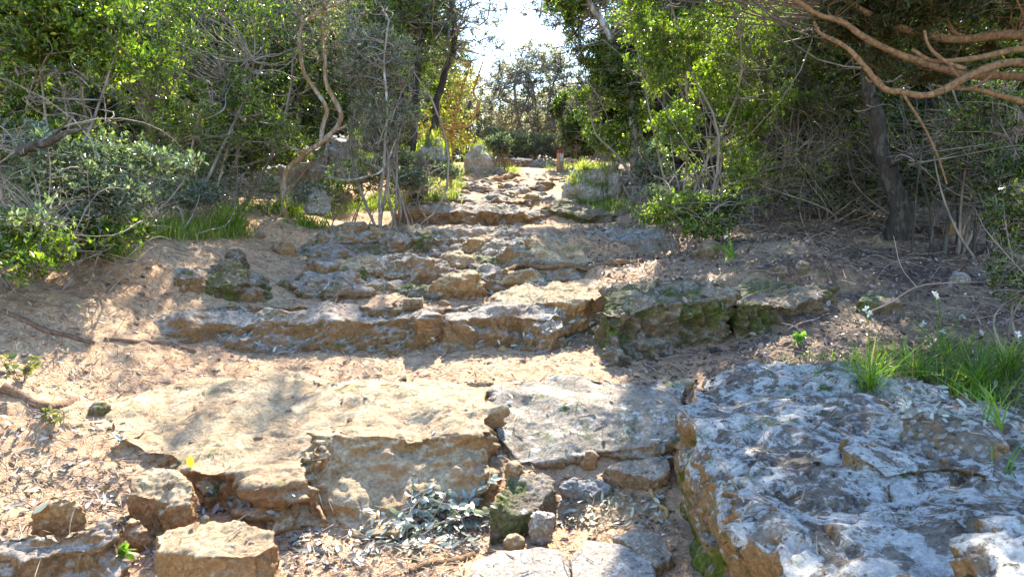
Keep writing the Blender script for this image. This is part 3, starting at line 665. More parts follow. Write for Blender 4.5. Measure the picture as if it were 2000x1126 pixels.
# --- left side, near to far
plant('shrub', 'low silvery-leaved shrub spilling onto the bare earth at the left edge of the photo', 'shrub', gp(60, 480, 4.7),
      [pb(30, 410, 4.4, .45, .4, .30), pb(170, 370, 4.9, .45, .4, .2), pb(310, 320, 5.4, .40, .3, .13), pb(20, 300, 4.6, .4, .4, .25), pb(220, 300, 5.3, .35, .3, .16)], 21,
      'leaf_silver', n1=110, n2=950, lpt=11, L=.034, W=.014, r=.014, bare=.05)
plant('shrub', 'tall bright green shrub rising out of the top left corner above the silvery one', 'shrub', gp(60, 400, 5.6),
      [pb(40, 170, 5.3, .6, .5, .5), pb(150, 60, 5.6, .6, .5, .45), pb(20, 20, 5.4, .7, .5, .4), pb(80, 250, 5.5, .5, .4, .25)], 22,
      'leaf_green', n1=170, n2=2100, lpt=13, L=.036, W=.018, r=.02, bare=.08)
plant('shrub', 'fine-leaved brownish shrub full of thin twigs, between the tall corner shrub and the leaning tree', 'shrub', gp(380, 370, 7.4),
      [pb(360, 200, 7.2, .8, .6, .7), pb(300, 60, 7.4, .9, .6, .6), pb(470, 90, 7.8, .8, .6, .7), pb(480, 250, 7.8, .6, .5, .35)], 23,
      'leaf_green', n1=190, n2=2400, lpt=11, L=.036, W=.014, r=.02, bare=.3, bend=.35)
plant('shrub', 'dark glossy shrub over the shaded rocks left of the leaning tree', 'shrub', gp(470, 330, 8.8),
      [pb(430, 290, 8.8, .8, .5, .5), pb(560, 220, 9.2, .8, .5, .7), pb(540, 60, 9.2, .9, .6, .8), pb(700, 120, 9.6, .7, .5, 1.0)], 24,
      'leaf_dark', n1=190, n2=2200, lpt=11, L=.042, W=.019, r=.025, bare=.15)
plant('tree', 'leaning tree with two twisting orange-grey stems, branched low above the hidden rocks', 'tree', gp(556, 352, 8.5),
      [pb(640, 40, 8.5, .5, .4, .5), pb(690, -60, 8.4, .7, .5, .5), pb(560, -30, 8.4, .6, .5, .4)], 25, 'leaf_olive', 'twig', stems=0, n1=60, n2=500, lpt=10, L=.035, W=.011,
      trunks=[(root_at(path(8.5, (556, 345), (590, 305), (628, 278), (655, 250), (667, 222), (650, 190), (636, 160), (634, 100), (630, 50), (640, 0), (650, -60))), .037, .02),
              (path(8.5, (626, 280), (632, 240), (638, 212), (615, 175), (594, 140), (584, 85), (592, 45), (620, 25), (660, 8), (700, -10)), .028, .015),
              (path(8.4, (600, 300), (560, 285), (500, 262), (440, 262), (370, 250)), .014, .005),
              (path(8.4, (655, 255), (700, 235), (740, 200), (770, 150)), .016, .005)], trunkbark='bark_orange', bare=.5, tw=.003, bend=.4)
plant('shrub', 'wispy grey bush of bare twigs between the leaning tree and the slim dark-trunked one', 'shrub', gp(745, 385, 8.2),
      [pb(735, 250, 8.2, .35, .35, .6), pb(720, 110, 8.2, .4, .4, .6), pb(790, 170, 8.6, .3, .4, .6), pb(700, 320, 8.2, .35, .3, .25)], 26,
      'leaf_silver', n1=150, n2=1500, lpt=6, L=.036, W=.010, r=.02, bare=.35, bend=.4, tw=.003,
      trunks=[(root_at(path(8.0, (742, 385), (748, 340), (752, 280), (756, 200), (750, 120), (760, 40))), .022, .01),
              (path(7.9, (640, 345), (680, 352), (715, 345), (748, 330), (775, 270)), .016, .008)])
plant('tree', 'slim dark-trunked tree curving up over the left side of the path, with a feathery crown', 'tree', gp(831, 300, 11.0),
      [pb(870, 60, 11.0, .7, .7, .6), pb(930, 30, 10.8, .55, .6, .5), pb(800, -20, 10.8, 1.0, .8, .7), pb(880, -110, 10.6, 1.0, .9, .7), pb(960, 110, 11.2, .3, .4, .45), pb(880, -150, 8.3, .6, .55, .3)], 27,  # last lobe, out of view, added to shade the middle of the slab
      'leaf_olive', 'twig', stems=0, n1=160, n2=2200, lpt=8, L=.038, W=.010, r=.03, bare=.25, bend=.3, tw=.0035,
      trunks=[(root_at(path(11.0, (826, 300), (842, 262), (850, 232), (852, 200), (864, 160), (872, 130), (886, 90), (888, 50), (882, 0), (880, -80))), .065, .035)], trunkbark='bark_dark')
plant('tree', 'straight dark trunk standing just left of the slim curving one', 'tree', gp(806, 300, 10.6),
      [pb(760, 10, 10.6, .8, .7, .7), pb(830, 60, 10.6, .4, .5, .7), pb(790, 150, 10.8, .35, .35, .6)], 28,
      'leaf_green', 'twig', stems=0, n1=110, n2=1300, lpt=10, L=.042, W=.016, r=.03, bare=.2,
      trunks=[(root_at(path(10.6, (806, 300), (812, 230), (812, 160), (822, 90), (830, 40), (836, -40))), .06, .035)], trunkbark='bark_dark')
plant('tree', 'small tree with curved golden branches and yellow-green leaves, lit from behind beside the path', 'tree', gp(880, 292, 12.2),
      [pb(890, 200, 12.2, .42, .4, .6), pb(915, 150, 12.4, .3, .3, .4), pb(850, 250, 12.0, .4, .35, .4), pb(900, 275, 12.0, .35, .35, .22)], 29,
      'leaf_yellow', 'bark_gold', stems=0, n1=70, n2=280, lpt=6, L=.04, W=.018, r=.03, bare=.35, tw=.004,
      trunks=[(root_at(path(12.2, (880, 290), (884, 249), (912, 246), (929, 218), (934, 200), (924, 180), (934, 150), (943, 120))), .032, .012),
              (path(12.2, (884, 252), (895, 210), (903, 175), (920, 120)), .02, .009), (path(12.2, (884, 262), (860, 235), (840, 225)), .02, .009)], trunkbark='bark_gold')
plant('bush', 'small leafy bush with pale drooping twigs beside the pale pointed boulder', 'bush', gp(965, 305, 14.2),
      [pb(972, 283, 14.2, .3, .3, .22)], 30, 'leaf_silver', n1=30, n2=260, lpt=10, L=.045, W=.02, r=.012, tw=.004)
plant('bush', 'sunlit pale green bush at the foot of the dark-trunked trees', 'bush', gp(790, 330, 9.6),
      [pb(790, 322, 9.6, .42, .35, .24), pb(850, 322, 10.6, .42, .35, .16)], 31, 'leaf_silver', n1=50, n2=650, lpt=10, L=.036, W=.016, r=.012, tw=.003)
# --- end of the path
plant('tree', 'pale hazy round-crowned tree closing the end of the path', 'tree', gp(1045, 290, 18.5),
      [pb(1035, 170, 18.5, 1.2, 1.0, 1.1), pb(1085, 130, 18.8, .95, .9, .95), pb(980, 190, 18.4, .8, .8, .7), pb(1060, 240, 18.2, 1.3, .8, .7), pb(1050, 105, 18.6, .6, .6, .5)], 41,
      'leaf_haze_tint', n1=260, n2=3600, lpt=8, L=.045, W=.013, r=.05, bare=.35, tw=.006, bend=.35)
plant('shrub', 'dark low thicket at the foot of the hazy tree, behind the long flat ledge', 'shrub', gp(1040, 300, 16.2),
      [pb(1010, 285, 16.2, .7, .5, .3), pb(1085, 280, 16.2, .6, .5, .3), pb(960, 275, 16.6, .45, .4, .35)], 42, 'leaf_olive', n1=100, n2=1300, lpt=11, L=.05, W=.024, r=.02, tw=.004)
plant('shrub', 'dark glossy shrub directly behind the marker post', 'shrub', gp(1140, 305, 14.8),
      [pb(1130, 270, 14.8, .5, .5, .42), pb(1180, 240, 14.4, .5, .5, .6), pb(1110, 215, 15.2, .4, .4, .4)], 43, 'leaf_dark', n1=90, n2=1300, lpt=11, L=.05, W=.024, r=.02, tw=.004)
# --- right side, far to near
plant('tree', 'ivy-hung dark green tree leaning over the right side of the path beyond the lime-green shrub', 'tree', gp(1235, 330, 10.6),
      [pb(1150, 60, 10.9, .38, .5, .6), pb(1175, 200, 10.8, .36, .5, .75), pb(1230, 130, 10.6, .5, .5, .9), pb(1140, -20, 10.6, .7, .6, .5), pb(1215, 270, 10.8, .38, .4, .35)], 51,
      'leaf_green', n1=200, n2=2800, lpt=11, L=.045, W=.019, r=.03, bare=.12, tw=.0035, stems=3,
      trunks=[(root_at(path(10.6, (1240, 340), (1238, 260), (1225, 170), (1200, 90), (1180, 50), (1150, 0), (1120, -60))), .07, .04)], trunkbark='bark_grey')
plant('tree', 'wispy tree whose fine twigs reach over the sky gap from the right', 'tree', gp(1290, 300, 12.5),
      [pb(1090, 10, 12.4, .55, .6, .45), pb(1150, -40, 12.4, .8, .8, .6), pb(1130, 70, 12.6, .35, .4, .35), pb(1035, 15, 12.4, .35, .4, .2)], 52, 'leaf_olive', stems=3, n1=120, n2=1100, lpt=8, L=.04, W=.012, r=.04, bare=.4, tw=.004)
plant('shrub', 'tall lime-green shrub in the sun, nearest the right edge of the path', 'shrub', gp(1340, 440, 7.6),
      [pb(1280, 120, 7.7, .36, .45, .38), pb(1370, 40, 7.6, .7, .5, .4), pb(1230, 40, 7.9, .35, .4, .3), pb(1320, 250, 7.6, .30, .4, .26), pb(1310, 350, 7.4, .24, .3, .16), pb(1340, 400, 7.2, .36, .3, .16), pb(1450, 180, 7.9, .6, .45, .5), pb(1410, 330, 7.8, .45, .4, .3), pb(1350, -100, 7.7, .8, .6, .45)], 53,  # last lobe, out of view, added to shade the right foreground
      'leaf_lime', n1=230, n2=2500, lpt=11, L=.038, W=.018, r=.018, bare=.12, bend=.3)
plant('shrub', 'tangled yellow-green shrub with many bare twigs behind and right of the tall lime-green one', 'shrub', gp(1500, 400, 8.6),
      [pb(1450, 90, 8.6, .6, .5, .8), pb(1540, 180, 8.8, .6, .5, .6), pb(1480, 290, 8.6, .6, .5, .5), pb(1590, 40, 8.8, .8, .5, .7), pb(1560, 320, 9.0, .5, .4, .3)], 54,
      'leaf_lime', n1=230, n2=3000, lpt=9, L=.038, W=.016, r=.018, bare=.35, bend=.4, arcs=110)
plant('shrub', 'low dark bush with white-glinting leaves at the foot of the lime-green shrub', 'shrub', gp(1290, 420, 7.9),
      [pb(1270, 400, 8.2, .35, .3, .22), pb(1400, 420, 7.3, .45, .3, .2), pb(1275, 330, 9.6, .3, .4, .35)], 55, 'leaf_silver', n1=60, n2=700, lpt=11, L=.038, W=.018, r=.012, bare=.1)
plant('tree', 'rough dark trunk standing in the shade of the right slope, with unseen crown lobes added to shade the boulder', 'tree', gp(1757, 425, 7.4),
      [pb(1740, 130, 7.6, .7, .6, .5), pb(1650, 60, 8.0, .7, .6, .6), pb(1800, 260, 7.9, .5, .4, .3), pb(1290, -190, 6.4, .6, .8, .5), pb(1470, -200, 6.3, .9, .8, .55), pb(1680, -180, 6.5, .9, .8, .45)], 56, 'leaf_dark', stems=0, n1=260, n2=4300, lpt=10, L=.04, W=.018, r=.03, bare=.3,  # the lobes above the view are added to shade the lichen boulder
      trunks=[(root_at(path(7.4, (1757, 420), (1745, 370), (1728, 310), (1712, 250), (1700, 190), (1690, 120), (1700, 20))), .12, .05),
              (path(7.3, (1735, 320), (1790, 300), (1850, 270), (1930, 200)), .04, .02)], trunkbark='bark_dark')
reseed(57)
tk = [(root_at(path(6.6 + .1 * (k % 4), (u, 430 + 8 * (k % 3)), (u + a, 350), (u + a * 2.2, 270), (u + a * 3.0, 190))), .010 + .007 * (k % 3), .005)
      for k, (u, a) in enumerate([(1785, 8), (1820, -20), (1850, 25), (1870, -8), (1905, 14), (1930, -30), (1960, 10), (1990, -14)])]
plant('shrub', 'dark thicket of many thin upright stems under the orange limbs', 'shrub', gp(1880, 440, 6.8),
      [pb(1870, 280, 6.9, .7, .4, .35), pb(1960, 220, 6.8, .5, .4, .4), pb(1980, 350, 6.4, .4, .4, .35)], 57, 'leaf_dark', 'twig', stems=10, n1=150, n2=1100, lpt=8, L=.034, W=.016,
      r=.016, bare=.45, trunks=tk, trunkbark='bark_dark', bend=.3, arcs=120)
# tree with orange limbs reaching in from the right
limbs = [(path(4.2, (2330, 250), (2150, 150), (2000, 122), (1930, 132), (1875, 158), (1840, 176), (1800, 184), (1760, 178), (1728, 172), (1690, 130), (1660, 100), (1625, 78), (1600, 62), (1590, 40)), .028, .009),
         (path(4.3, (2330, 240), (2150, 110), (2000, 95), (1930, 108), (1870, 118), (1820, 118), (1780, 98)), .026, .009),
         (path(4.5, (2330, 250), (2150, 160), (2000, 150), (1900, 148), (1830, 132), (1760, 110), (1700, 82), (1650, 45), (1600, 28), (1555, 0), (1520, -30)), .030, .012),
         (path(4.6, (2200, 120), (2000, 70), (1880, 78), (1790, 66), (1700, 30), (1620, -20)), .035, .014),
         (path(4.4, (2330, 270), (2120, 235), (2000, 202), (1930, 180), (1860, 170)), .028, .01),
         (path(4.25, (1885, 135), (1850, 122), (1815, 92), (1805, 60)), .014, .007),
         (path(4.2, (1728, 172), (1712, 150), (1700, 160), (1690, 150)), .008, .004),
         (path(4.25, (1880, 155), (1860, 135), (1852, 118)), .012, .006),
         (path(4.6, (1900, 80), (1860, 60), (1850, 20), (1870, -20)), .016, .008),
         (path(4.35, (1950, 130), (1920, 160), (1880, 175), (1820, 165)), .012, .005),
         (path(4.2, (1760, 178), (1800, 240), (1830, 300), (1850, 360)), .008, .004)]
tb = P(2360, 560, 4.3); tb[2] = hz(tb[0], tb[1]) - .1
plant('tree', 'tree whose smooth orange-lit limbs reach in from the top right corner, with dark feathery sprays', 'tree', tb,
      [pb(1720, -10, 4.6, .42, .4, .24), pb(1880, 20, 4.4, .5, .35, .2), pb(1650, 50, 4.9, .22, .25, .2), pb(1850, 90, 4.8, .5, .3, .12), pb(1760, 60, 4.1, .25, .2, .1), pb(1800, 130, 4.9, .4, .3, .12), pb(2050, -40, 4.4, .5, .6, .3), pb(1750, -180, 4.6, .9, .8, .4), pb(2100, -250, 4.6, 1.0, 1.0, .5), pb(1500, -190, 5.0, .5, .5, .3)], 58,
      'needle', 'bark_red', stems=0, n1=190, n2=7000, lpt=13, L=.034, W=.010, r=.014, bare=.05, tw=.0018,
      trunks=[(np.vstack([tb, P(2350, 400, 4.3), P(2330, 250, 4.3)]), .12, .08)] + limbs, trunkbark='bark_red', bend=.2, upl=-.1)
plant('shrub', 'dark bush with arching bare stems at the right edge, above the tall grass', 'shrub', gp(2010, 600, 4.4),
      [pb(2000, 530, 4.5, .22, .25, .25), pb(2020, 420, 4.7, .3, .3, .25)], 59, 'leaf_dark', stems=9, n1=50, n2=420, lpt=9, L=.03, W=.012, r=.010, bare=.3, bend=.45)
plant('shrub', 'dark twiggy shrub filling the shade between the rough dark trunk and the thin-stemmed thicket', 'shrub', gp(1830, 420, 7.8),
      [pb(1810, 340, 7.9, .5, .4, .4), pb(1680, 320, 8.6, .5, .4, .5), pb(1880, 380, 7.4, .5, .3, .25), pb(1640, 230, 8.6, .5, .4, .4)], 61, 'leaf_dark', n1=120, n2=1300, lpt=8, L=.034, W=.016, r=.012, bare=.4, bend=.4, arcs=120)
plant('bush', 'low twiggy undergrowth on the shaded slope left of the rough dark trunk', 'bush', gp(1590, 430, 8.2),
      [pb(1560, 400, 8.3, .6, .4, .22), pb(1680, 385, 8.6, .5, .4, .25)], 60, 'leaf_dark', n1=80, n2=650, lpt=6, L=.035, W=.018, r=.01, bare=.55, bend=.5)

for k, (lb, u, v, d, blobs, lf, br) in enumerate([
    ('grey twiggy undergrowth at the foot of the leaning tree, over the hidden rocks', 500, 395, 8.4, [(480, 370, 8.6, .5, .3, .2), (600, 380, 8.5, .4, .3, .14)], 'leaf_silver', .6),
    ('mixed green undergrowth between the dark grass clump and the bright verge', 660, 398, 8.6, [(660, 375, 8.8, .35, .3, .2), (700, 340, 9.2, .4, .3, .25)], 'leaf_green', .4),
    ('leafy undergrowth on the left bank between the silvery shrub and the grass fountain', 330, 430, 6.4, [(300, 380, 6.6, .4, .3, .18), (380, 380, 7.0, .3, .3, .16), (420, 330, 7.6, .4, .3, .3)], 'leaf_silver', .15),
    ('bright green leafy sprawl at the left edge under the silvery shrub', 60, 500, 4.5, [(70, 475, 4.4, .35, .3, .14), (180, 462, 4.8, .35, .3, .12), (20, 510, 4.2, .3, .3, .1), (270, 440, 5.4, .35, .3, .12)], 'leaf_green', .1),
    ('bare arching tangle in the dark hollow left of the rough dark trunk', 1600, 400, 8.2, [(1560, 300, 8.0, .6, .3, .4), (1640, 250, 8.2, .5, .3, .5), (1480, 340, 7.8, .3, .3, .3)], 'leaf_green', .75),
    ('leafy skirt of bushes along the lower edge of the lime-green shrub', 1330, 450, 7.0, [(1290, 420, 7.3, .28, .25, .14), (1380, 440, 6.9, .3, .25, .13), (1440, 410, 7.2, .3, .25, .16)], 'leaf_green', .2),
    ('dark undergrowth around the rounded boulder of the right verge', 1290, 350, 10.4, [(1270, 310, 10.6, .35, .3, .3), (1290, 360, 9.8, .25, .3, .2)], 'leaf_dark', .2),
    ('pale leafy weeds below the grey boulder of the slim dark tree', 800, 360, 9.2, [(800, 350, 9.2, .3, .3, .14), (850, 335, 10.2, .4, .3, .12), (770, 370, 8.8, .2, .2, .1)], 'leaf_silver', .1)]):
    plant('undergrowth_bush', lb, 'bush', gp(u, v, d), [pb(*b_[:3], *b_[3:]) for b_ in blobs], 600 + k, lf, n1=60, n2=420, lpt=9, L=.034, W=.016, r=.010, bare=br, bend=.4, stems=6, arcs=45)
# --- the wood behind: a few trees, then copies
far1 = plant('tree', 'broad dark evergreen in the wood behind the left-hand thicket', 'tree', (-6.5, 11.5, hz(-6.5, 11.5)),
      [(-6.5, 11.5, 4.6, 1.6, 1.4, 1.5), (-7.6, 11.8, 3.6, 1.3, 1.1, 1.2), (-5.3, 11.4, 3.5, 1.3, 1.1, 1.3), (-6.4, 11.0, 5.9, 1.3, 1.2, 1.0), (-6.3, 11.4, 2.4, 1.9, 1.0, .6)], 71,
      'leaf_green', n1=260, n2=5200, lpt=9, L=.07, W=.032, r=.07, bare=.1, tw=.005, stems=6)
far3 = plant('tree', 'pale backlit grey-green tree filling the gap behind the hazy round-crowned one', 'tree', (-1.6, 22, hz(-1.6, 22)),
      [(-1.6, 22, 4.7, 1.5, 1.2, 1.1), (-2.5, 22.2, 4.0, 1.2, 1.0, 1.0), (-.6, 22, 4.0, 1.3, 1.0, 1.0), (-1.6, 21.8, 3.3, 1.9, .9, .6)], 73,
      'leaf_haze_tint', n1=220, n2=2600, lpt=9, L=.075, W=.034, r=.06, bare=.15, tw=.006, stems=6)
for x, y, rz, s in [(1.6, 21.5, 1.1, .85), (.2, 24.5, 2.9, .9), (3.2, 25, 4.1, 1.15), (-4.2, 19, .6, 1.0), (-3.0, 25.5, 5.2, 1.1)]:
    copy_thing(far3, (x, y, hz(x, y)), rz, s, 'pale backlit tree far behind the end of the path, one of several', 'pale trees far behind the path')
far2 = plant('tree', 'broad olive-grey evergreen in the wood behind the right-hand shrubs', 'tree', (4.6, 12.0, hz(4.6, 12)),
      [(4.6, 12.0, 4.7, 1.6, 1.4, 1.4), (3.5, 12.2, 3.7, 1.2, 1.1, 1.2), (5.9, 11.7, 3.7, 1.3, 1.1, 1.3), (4.7, 11.8, 6.0, 1.3, 1.2, 1.0), (4.6, 12.0, 2.5, 1.9, 1.0, .6)], 72,
      'leaf_dark', n1=260, n2=4600, lpt=9, L=.07, W=.032, r=.07, bare=.15, tw=.005, stems=6)
back = [(-4.3, 13.6, 1.0, 1.0), (-9.5, 12.5, 2.1, 1.15), (-6.5, 15.5, 3.3, 1.3), (-3.6, 17.8, .4, 1.05), (-11.5, 17, 1.5, 1.5), (-8.5, 8.2, 4.0, .85), (-5.0, 24, 2.5, 1.3), (-12, 9, .9, 1.1)]
for x, y, rz, s in back:
    o = copy_thing(far1 if rz < 3 else far2, (x, y, hz(x, y)), rz, s, 'dense evergreen in the wood behind the left-hand thicket, seen only in part', 'trees of the wood on the left')
back = [(x, y, rz, s) for x, y, rz, s in [(-4.6, 20, 1.9, 1.2), (-7.5, 20, 3.2, 1.3), (-3.2, 29, 4.4, 1.3), (-5.2, 9.6, 5.3, .62), (-9, 27, 1.1, 1.5)]]
for x, y, rz, s in back:
    o = copy_thing(far1 if rz < 3 else far2, (x, y, hz(x, y)), rz, s, 'dense evergreen in the wood behind the left-hand thicket, seen only in part', 'trees of the wood on the left')
back = [(3.6, 11.0, .4, .6), (5.2, 18.5, 2.8, 1.2), (3.4, 15.2, 1.2, 1.0), (8.0, 12.5, 2.4, 1.15), (6.8, 16, .3, 1.3), (3.9, 20, 3.3, 1.05), (11.5, 15, 1.5, 1.4), (8.0, 8.6, 3.6, .9), (5.8, 9.6, 5.0, .75), (7, 24, 2.5, 1.4), (12, 9, .9, 1.1)]
for x, y, rz, s in back:
    o = copy_thing(far2 if rz < 3 else far1, (x, y, hz(x, y)), rz, s, 'dense evergreen in the wood behind the right-hand shrubs, seen only in part', 'trees of the wood on the right')

# ------------------------------------------------------------------ marker post
pp = P(1094, 334, 14.1); pp[2] = hz(pp[0], pp[1])
pr = thing('marker_post', 'short square wooden marker post with a red top and white marks beside the path', 'post', pp)
def box(x0, x1, y0, y1, z0, z1, bev=.0):
    V = np.array([[x, y, z] for z in (z0, z1) for y in (y0, y1) for x in (x0, x1)], float)
    if bev: V[4:, :2] *= (1 - bev)
    Fq = np.array([[0, 2, 3, 1], [4, 5, 7, 6], [0, 1, 5, 4], [2, 6, 7, 3], [0, 4, 6, 2], [1, 3, 7, 5]]); return V, Fq
def flat_mat(n, c, r=.6):
    m, t, b = mat(n); g = N(t, 'ShaderNodeNewGeometry'); f = noise(t, g.outputs['Position'], 60, 5, .7)
    t.links.new(ramp(t, f, [(.3, tuple(x * .6 for x in c)), (.6, c)]), b.inputs['Base Color']); b.inputs['Roughness'].default_value = r; return m
wood = bark_mat('weathered_wood', (.22, .14, .08), (.50, .36, .22), 40, None, (1, 1, .12))
rot = .5; cr, sr = math.cos(rot), math.sin(rot); Rz = np.array([[cr, sr, 0], [-sr, cr, 0], [0, 0, 1]])
def pbox(name, m, *a, bev=0):
    V, Fq = box(*a, bev=bev); return mesh_obj(name, V @ Rz + pp, Fq, m, pr)
hw = .050
pbox('post_shaft', wood, -hw, hw, -hw, hw, -.2, .35)
pbox('painted_top', flat_mat('faded_red_paint', (.33, .05, .06)), -hw - .003, hw + .003, -hw - .003, hw + .003, .35, .405, bev=.12)
wm = flat_mat('white_paint', (.8, .8, .78)); mb = MB()
for a in ((-.036, -.016, .285, .345), (.012, .034, .285, .345), (-.036, .034, .268, .285), (-.018, .016, .235, .262), (-.036, -.018, .20, .235), (-.004, .012, .20, .235), (.022, .034, .20, .228)):
    V, Fq = box(a[0], a[1], -hw - .006, -hw - .0005, a[2], a[3]); mb.add(V @ Rz + pp, Fq)
mb.build('marking', wm, pr, False)

# ------------------------------------------------------------------ drop things on what is there
bpy.context.view_layer.update(); DG = bpy.context.evaluated_depsgraph_get()
from mathutils.bvhtree import BVHTree
def bvh_of(names):
    V, Fl, n = [], [], 0; own = []
    for o in sc.objects:
        if o.type != 'MESH' or o.parent is not None: continue
        if o.name.split('.')[0] not in names: continue
        me = o.data; co = np.empty(len(me.vertices) * 3, np.float32); me.vertices.foreach_get('co', co); co = co.reshape(-1, 3) + np.array(o.location)
        V.append(co); Fl += [tuple(n + i for i in p.vertices) for p in me.polygons]; own.append((len(Fl), o.name)); n += len(co)
    return BVHTree.FromPolygons(np.vstack(V).tolist(), Fl), own
TREE, OWN = bvh_of({'rock', 'rock_slab', 'rock_block', 'boulder', 'rock_ledge', 'flagstone', 'mossy_rock', 'stone'})
GX, GY, GZ = xs, ys, Z
def ground_z(x, y):
    i = np.clip(np.searchsorted(GX, x) - 1, 0, len(GX) - 2); j = np.clip(np.searchsorted(GY, y) - 1, 0, len(GY) - 2)
    a = (x - GX[i]) / (GX[i + 1] - GX[i]); b_ = (y - GY[j]) / (GY[j + 1] - GY[j])
    return (GZ[j, i] * (1 - a) + GZ[j, i + 1] * a) * (1 - b_) + (GZ[j + 1, i] * (1 - a) + GZ[j + 1, i + 1] * a) * b_
def drop(x, y, rock_keep=.1, maxslope=.5):
    z = ground_z(x, y); out = []
    nrm = np.tile([0, 0, 1.0], (len(x), 1)); ok = np.ones(len(x), bool); dn = Vector((0, 0, -1)); rr = rng.random(len(x))
    for k in range(len(x)):
        h = TREE.ray_cast(Vector((x[k], y[k], z[k] + 2)), dn)
        if h[0] is not None and h[0].z > z[k]:
            z[k] = h[0].z; nrm[k] = h[1] if h[1].z > 0 else -h[1]
            if rr[k] > rock_keep or nrm[k][2] < maxslope: ok[k] = False
    e = .02; gx = (ground_z(x + e, y) - ground_z(x - e, y)) / (2 * e); gy = (ground_z(x, y + e) - ground_z(x, y - e)) / (2 * e)
    g = unit(np.stack([-gx, -gy, 1 + 0 * gx], 1)); m_ = nrm[:, 2] == 1.0; nrm[m_] = g[m_]
    return np.stack([x, y, z], 1), nrm, ok
def scatter_xy(n, y0, y1, xr=.8, p=1.0):
    t = rng.random(n)
    if p == 1.0: y = y0 * (y1 / y0) ** t
    else: q = 1 - p; y = (y0 ** q + t * (y1 ** q - y0 ** q)) ** (1 / q)
    return (rng.random(n) * 2 - 1) * xr * y, y
def flat_leaves(name, pos, nrm, L, W, m, lift=.004, tilt=.35, shape='diamond'):
    n = len(pos); a = rng.normal(size=(n, 3)); d = unit(np.cross(nrm, a)); d = unit(d + nrm * (rng.normal(size=(n, 1)) * tilt))
    nn = unit(nrm + rng.normal(size=(n, 3)) * tilt); p = pos + nrm * (lift + rng.random((n, 1)) * lift * 2)
    r_ = leaves(p, d, L, W, shape=shape, nrm=nn, fold=.15); return mesh_obj(name, r_[0], [x for x in r_[1:]], m, smooth=False)
reseed(101)
# dead leaves, straw, sticks, pebbles: ground litter nobody could count
x, y = scatter_xy(31000, 1.9, 10.5); cl = fbm(np.stack([x * 1.7, y * 1.7, x * 0], 1), 3)
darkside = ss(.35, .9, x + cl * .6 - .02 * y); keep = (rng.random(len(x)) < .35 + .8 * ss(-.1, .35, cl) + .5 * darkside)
x, y, ds = x[keep], y[keep], darkside[keep]
pos, nrm, ok = drop(x, y, .07); pos, nrm, ds = pos[ok], nrm[ok], ds[ok]
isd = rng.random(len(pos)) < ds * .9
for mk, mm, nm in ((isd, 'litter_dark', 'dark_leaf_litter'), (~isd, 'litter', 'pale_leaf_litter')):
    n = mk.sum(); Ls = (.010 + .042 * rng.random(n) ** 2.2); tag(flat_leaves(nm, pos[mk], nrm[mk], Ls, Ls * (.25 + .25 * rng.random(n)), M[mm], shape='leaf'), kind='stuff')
x = .7 + 4.2 * rng.random(9000); y = 4.0 + 5.2 * rng.random(9000); pos, nrm, ok = drop(x, y, .25); pos, nrm = pos[ok], nrm[ok]
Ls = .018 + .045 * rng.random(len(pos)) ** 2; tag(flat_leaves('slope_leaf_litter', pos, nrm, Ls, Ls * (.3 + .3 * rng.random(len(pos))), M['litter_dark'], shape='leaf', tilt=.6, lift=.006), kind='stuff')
x = .7 + 4.2 * rng.random(900); y = 4.0 + 5.2 * rng.random(900); pos, nrm, ok = drop(x, y, .25); pos, nrm = pos[ok], nrm[ok]
d = unit(rng.normal(size=pos.shape) * np.array([1, 1, .18])); v, f, _ = twigs(pos + nrm * .01, pos + d * (.08 + .35 * rng.random((len(pos), 1)) ** 2) + nrm * .02, .004, .002, 5, .25, 4)
tag(mesh_obj('slope_twig_litter', v, f, M['twig_dry'], smooth=True), kind='stuff')
# needle straw
x, y = scatter_xy(34000, 1.9, 8.5); pos, nrm, ok = drop(x, y, .06); pos, nrm = pos[ok], nrm[ok]
Ls = .04 + .08 * rng.random(len(pos)); tag(flat_leaves('needle_straw', pos, nrm, Ls, .0028 + .0022 * rng.random(len(pos)), M.setdefault('straw', leaf_mat('straw', [(0, (.10, .05, .03)), (.5, (.28, .15, .09)), (.85, (.45, .30, .2)), (1, (.6, .5, .4))], .1, .6, .3)), tilt=.12), kind='stuff')
# sticks
x, y = scatter_xy(4200, 1.9, 9); pos, nrm, ok = drop(x, y, .12); pos, nrm = pos[ok], nrm[ok]
d = unit(np.cross(nrm, rng.normal(size=pos.shape))); ln = (.04 + .16 * rng.random((len(pos), 1)) ** 2)
v, f, _ = twigs(pos + nrm * .006, pos + d * ln + nrm * .008, .0032, .0016, 4, .12, 4)
tag(mesh_obj('twig_litter', v, f, M['twig_dry'], smooth=True), kind='stuff')
x = -5 + 6.5 * rng.random(16000); y = 3.6 + 5.4 * rng.random(16000); pos, nrm, ok = drop(x, y, .05); pos, nrm = pos[ok], nrm[ok]
Ls = .03 + .09 * rng.random(len(pos)); tag(flat_leaves('bank_needle_straw', pos, nrm, Ls, .003 + .003 * rng.random(len(pos)), M['straw'], tilt=.15), kind='stuff')
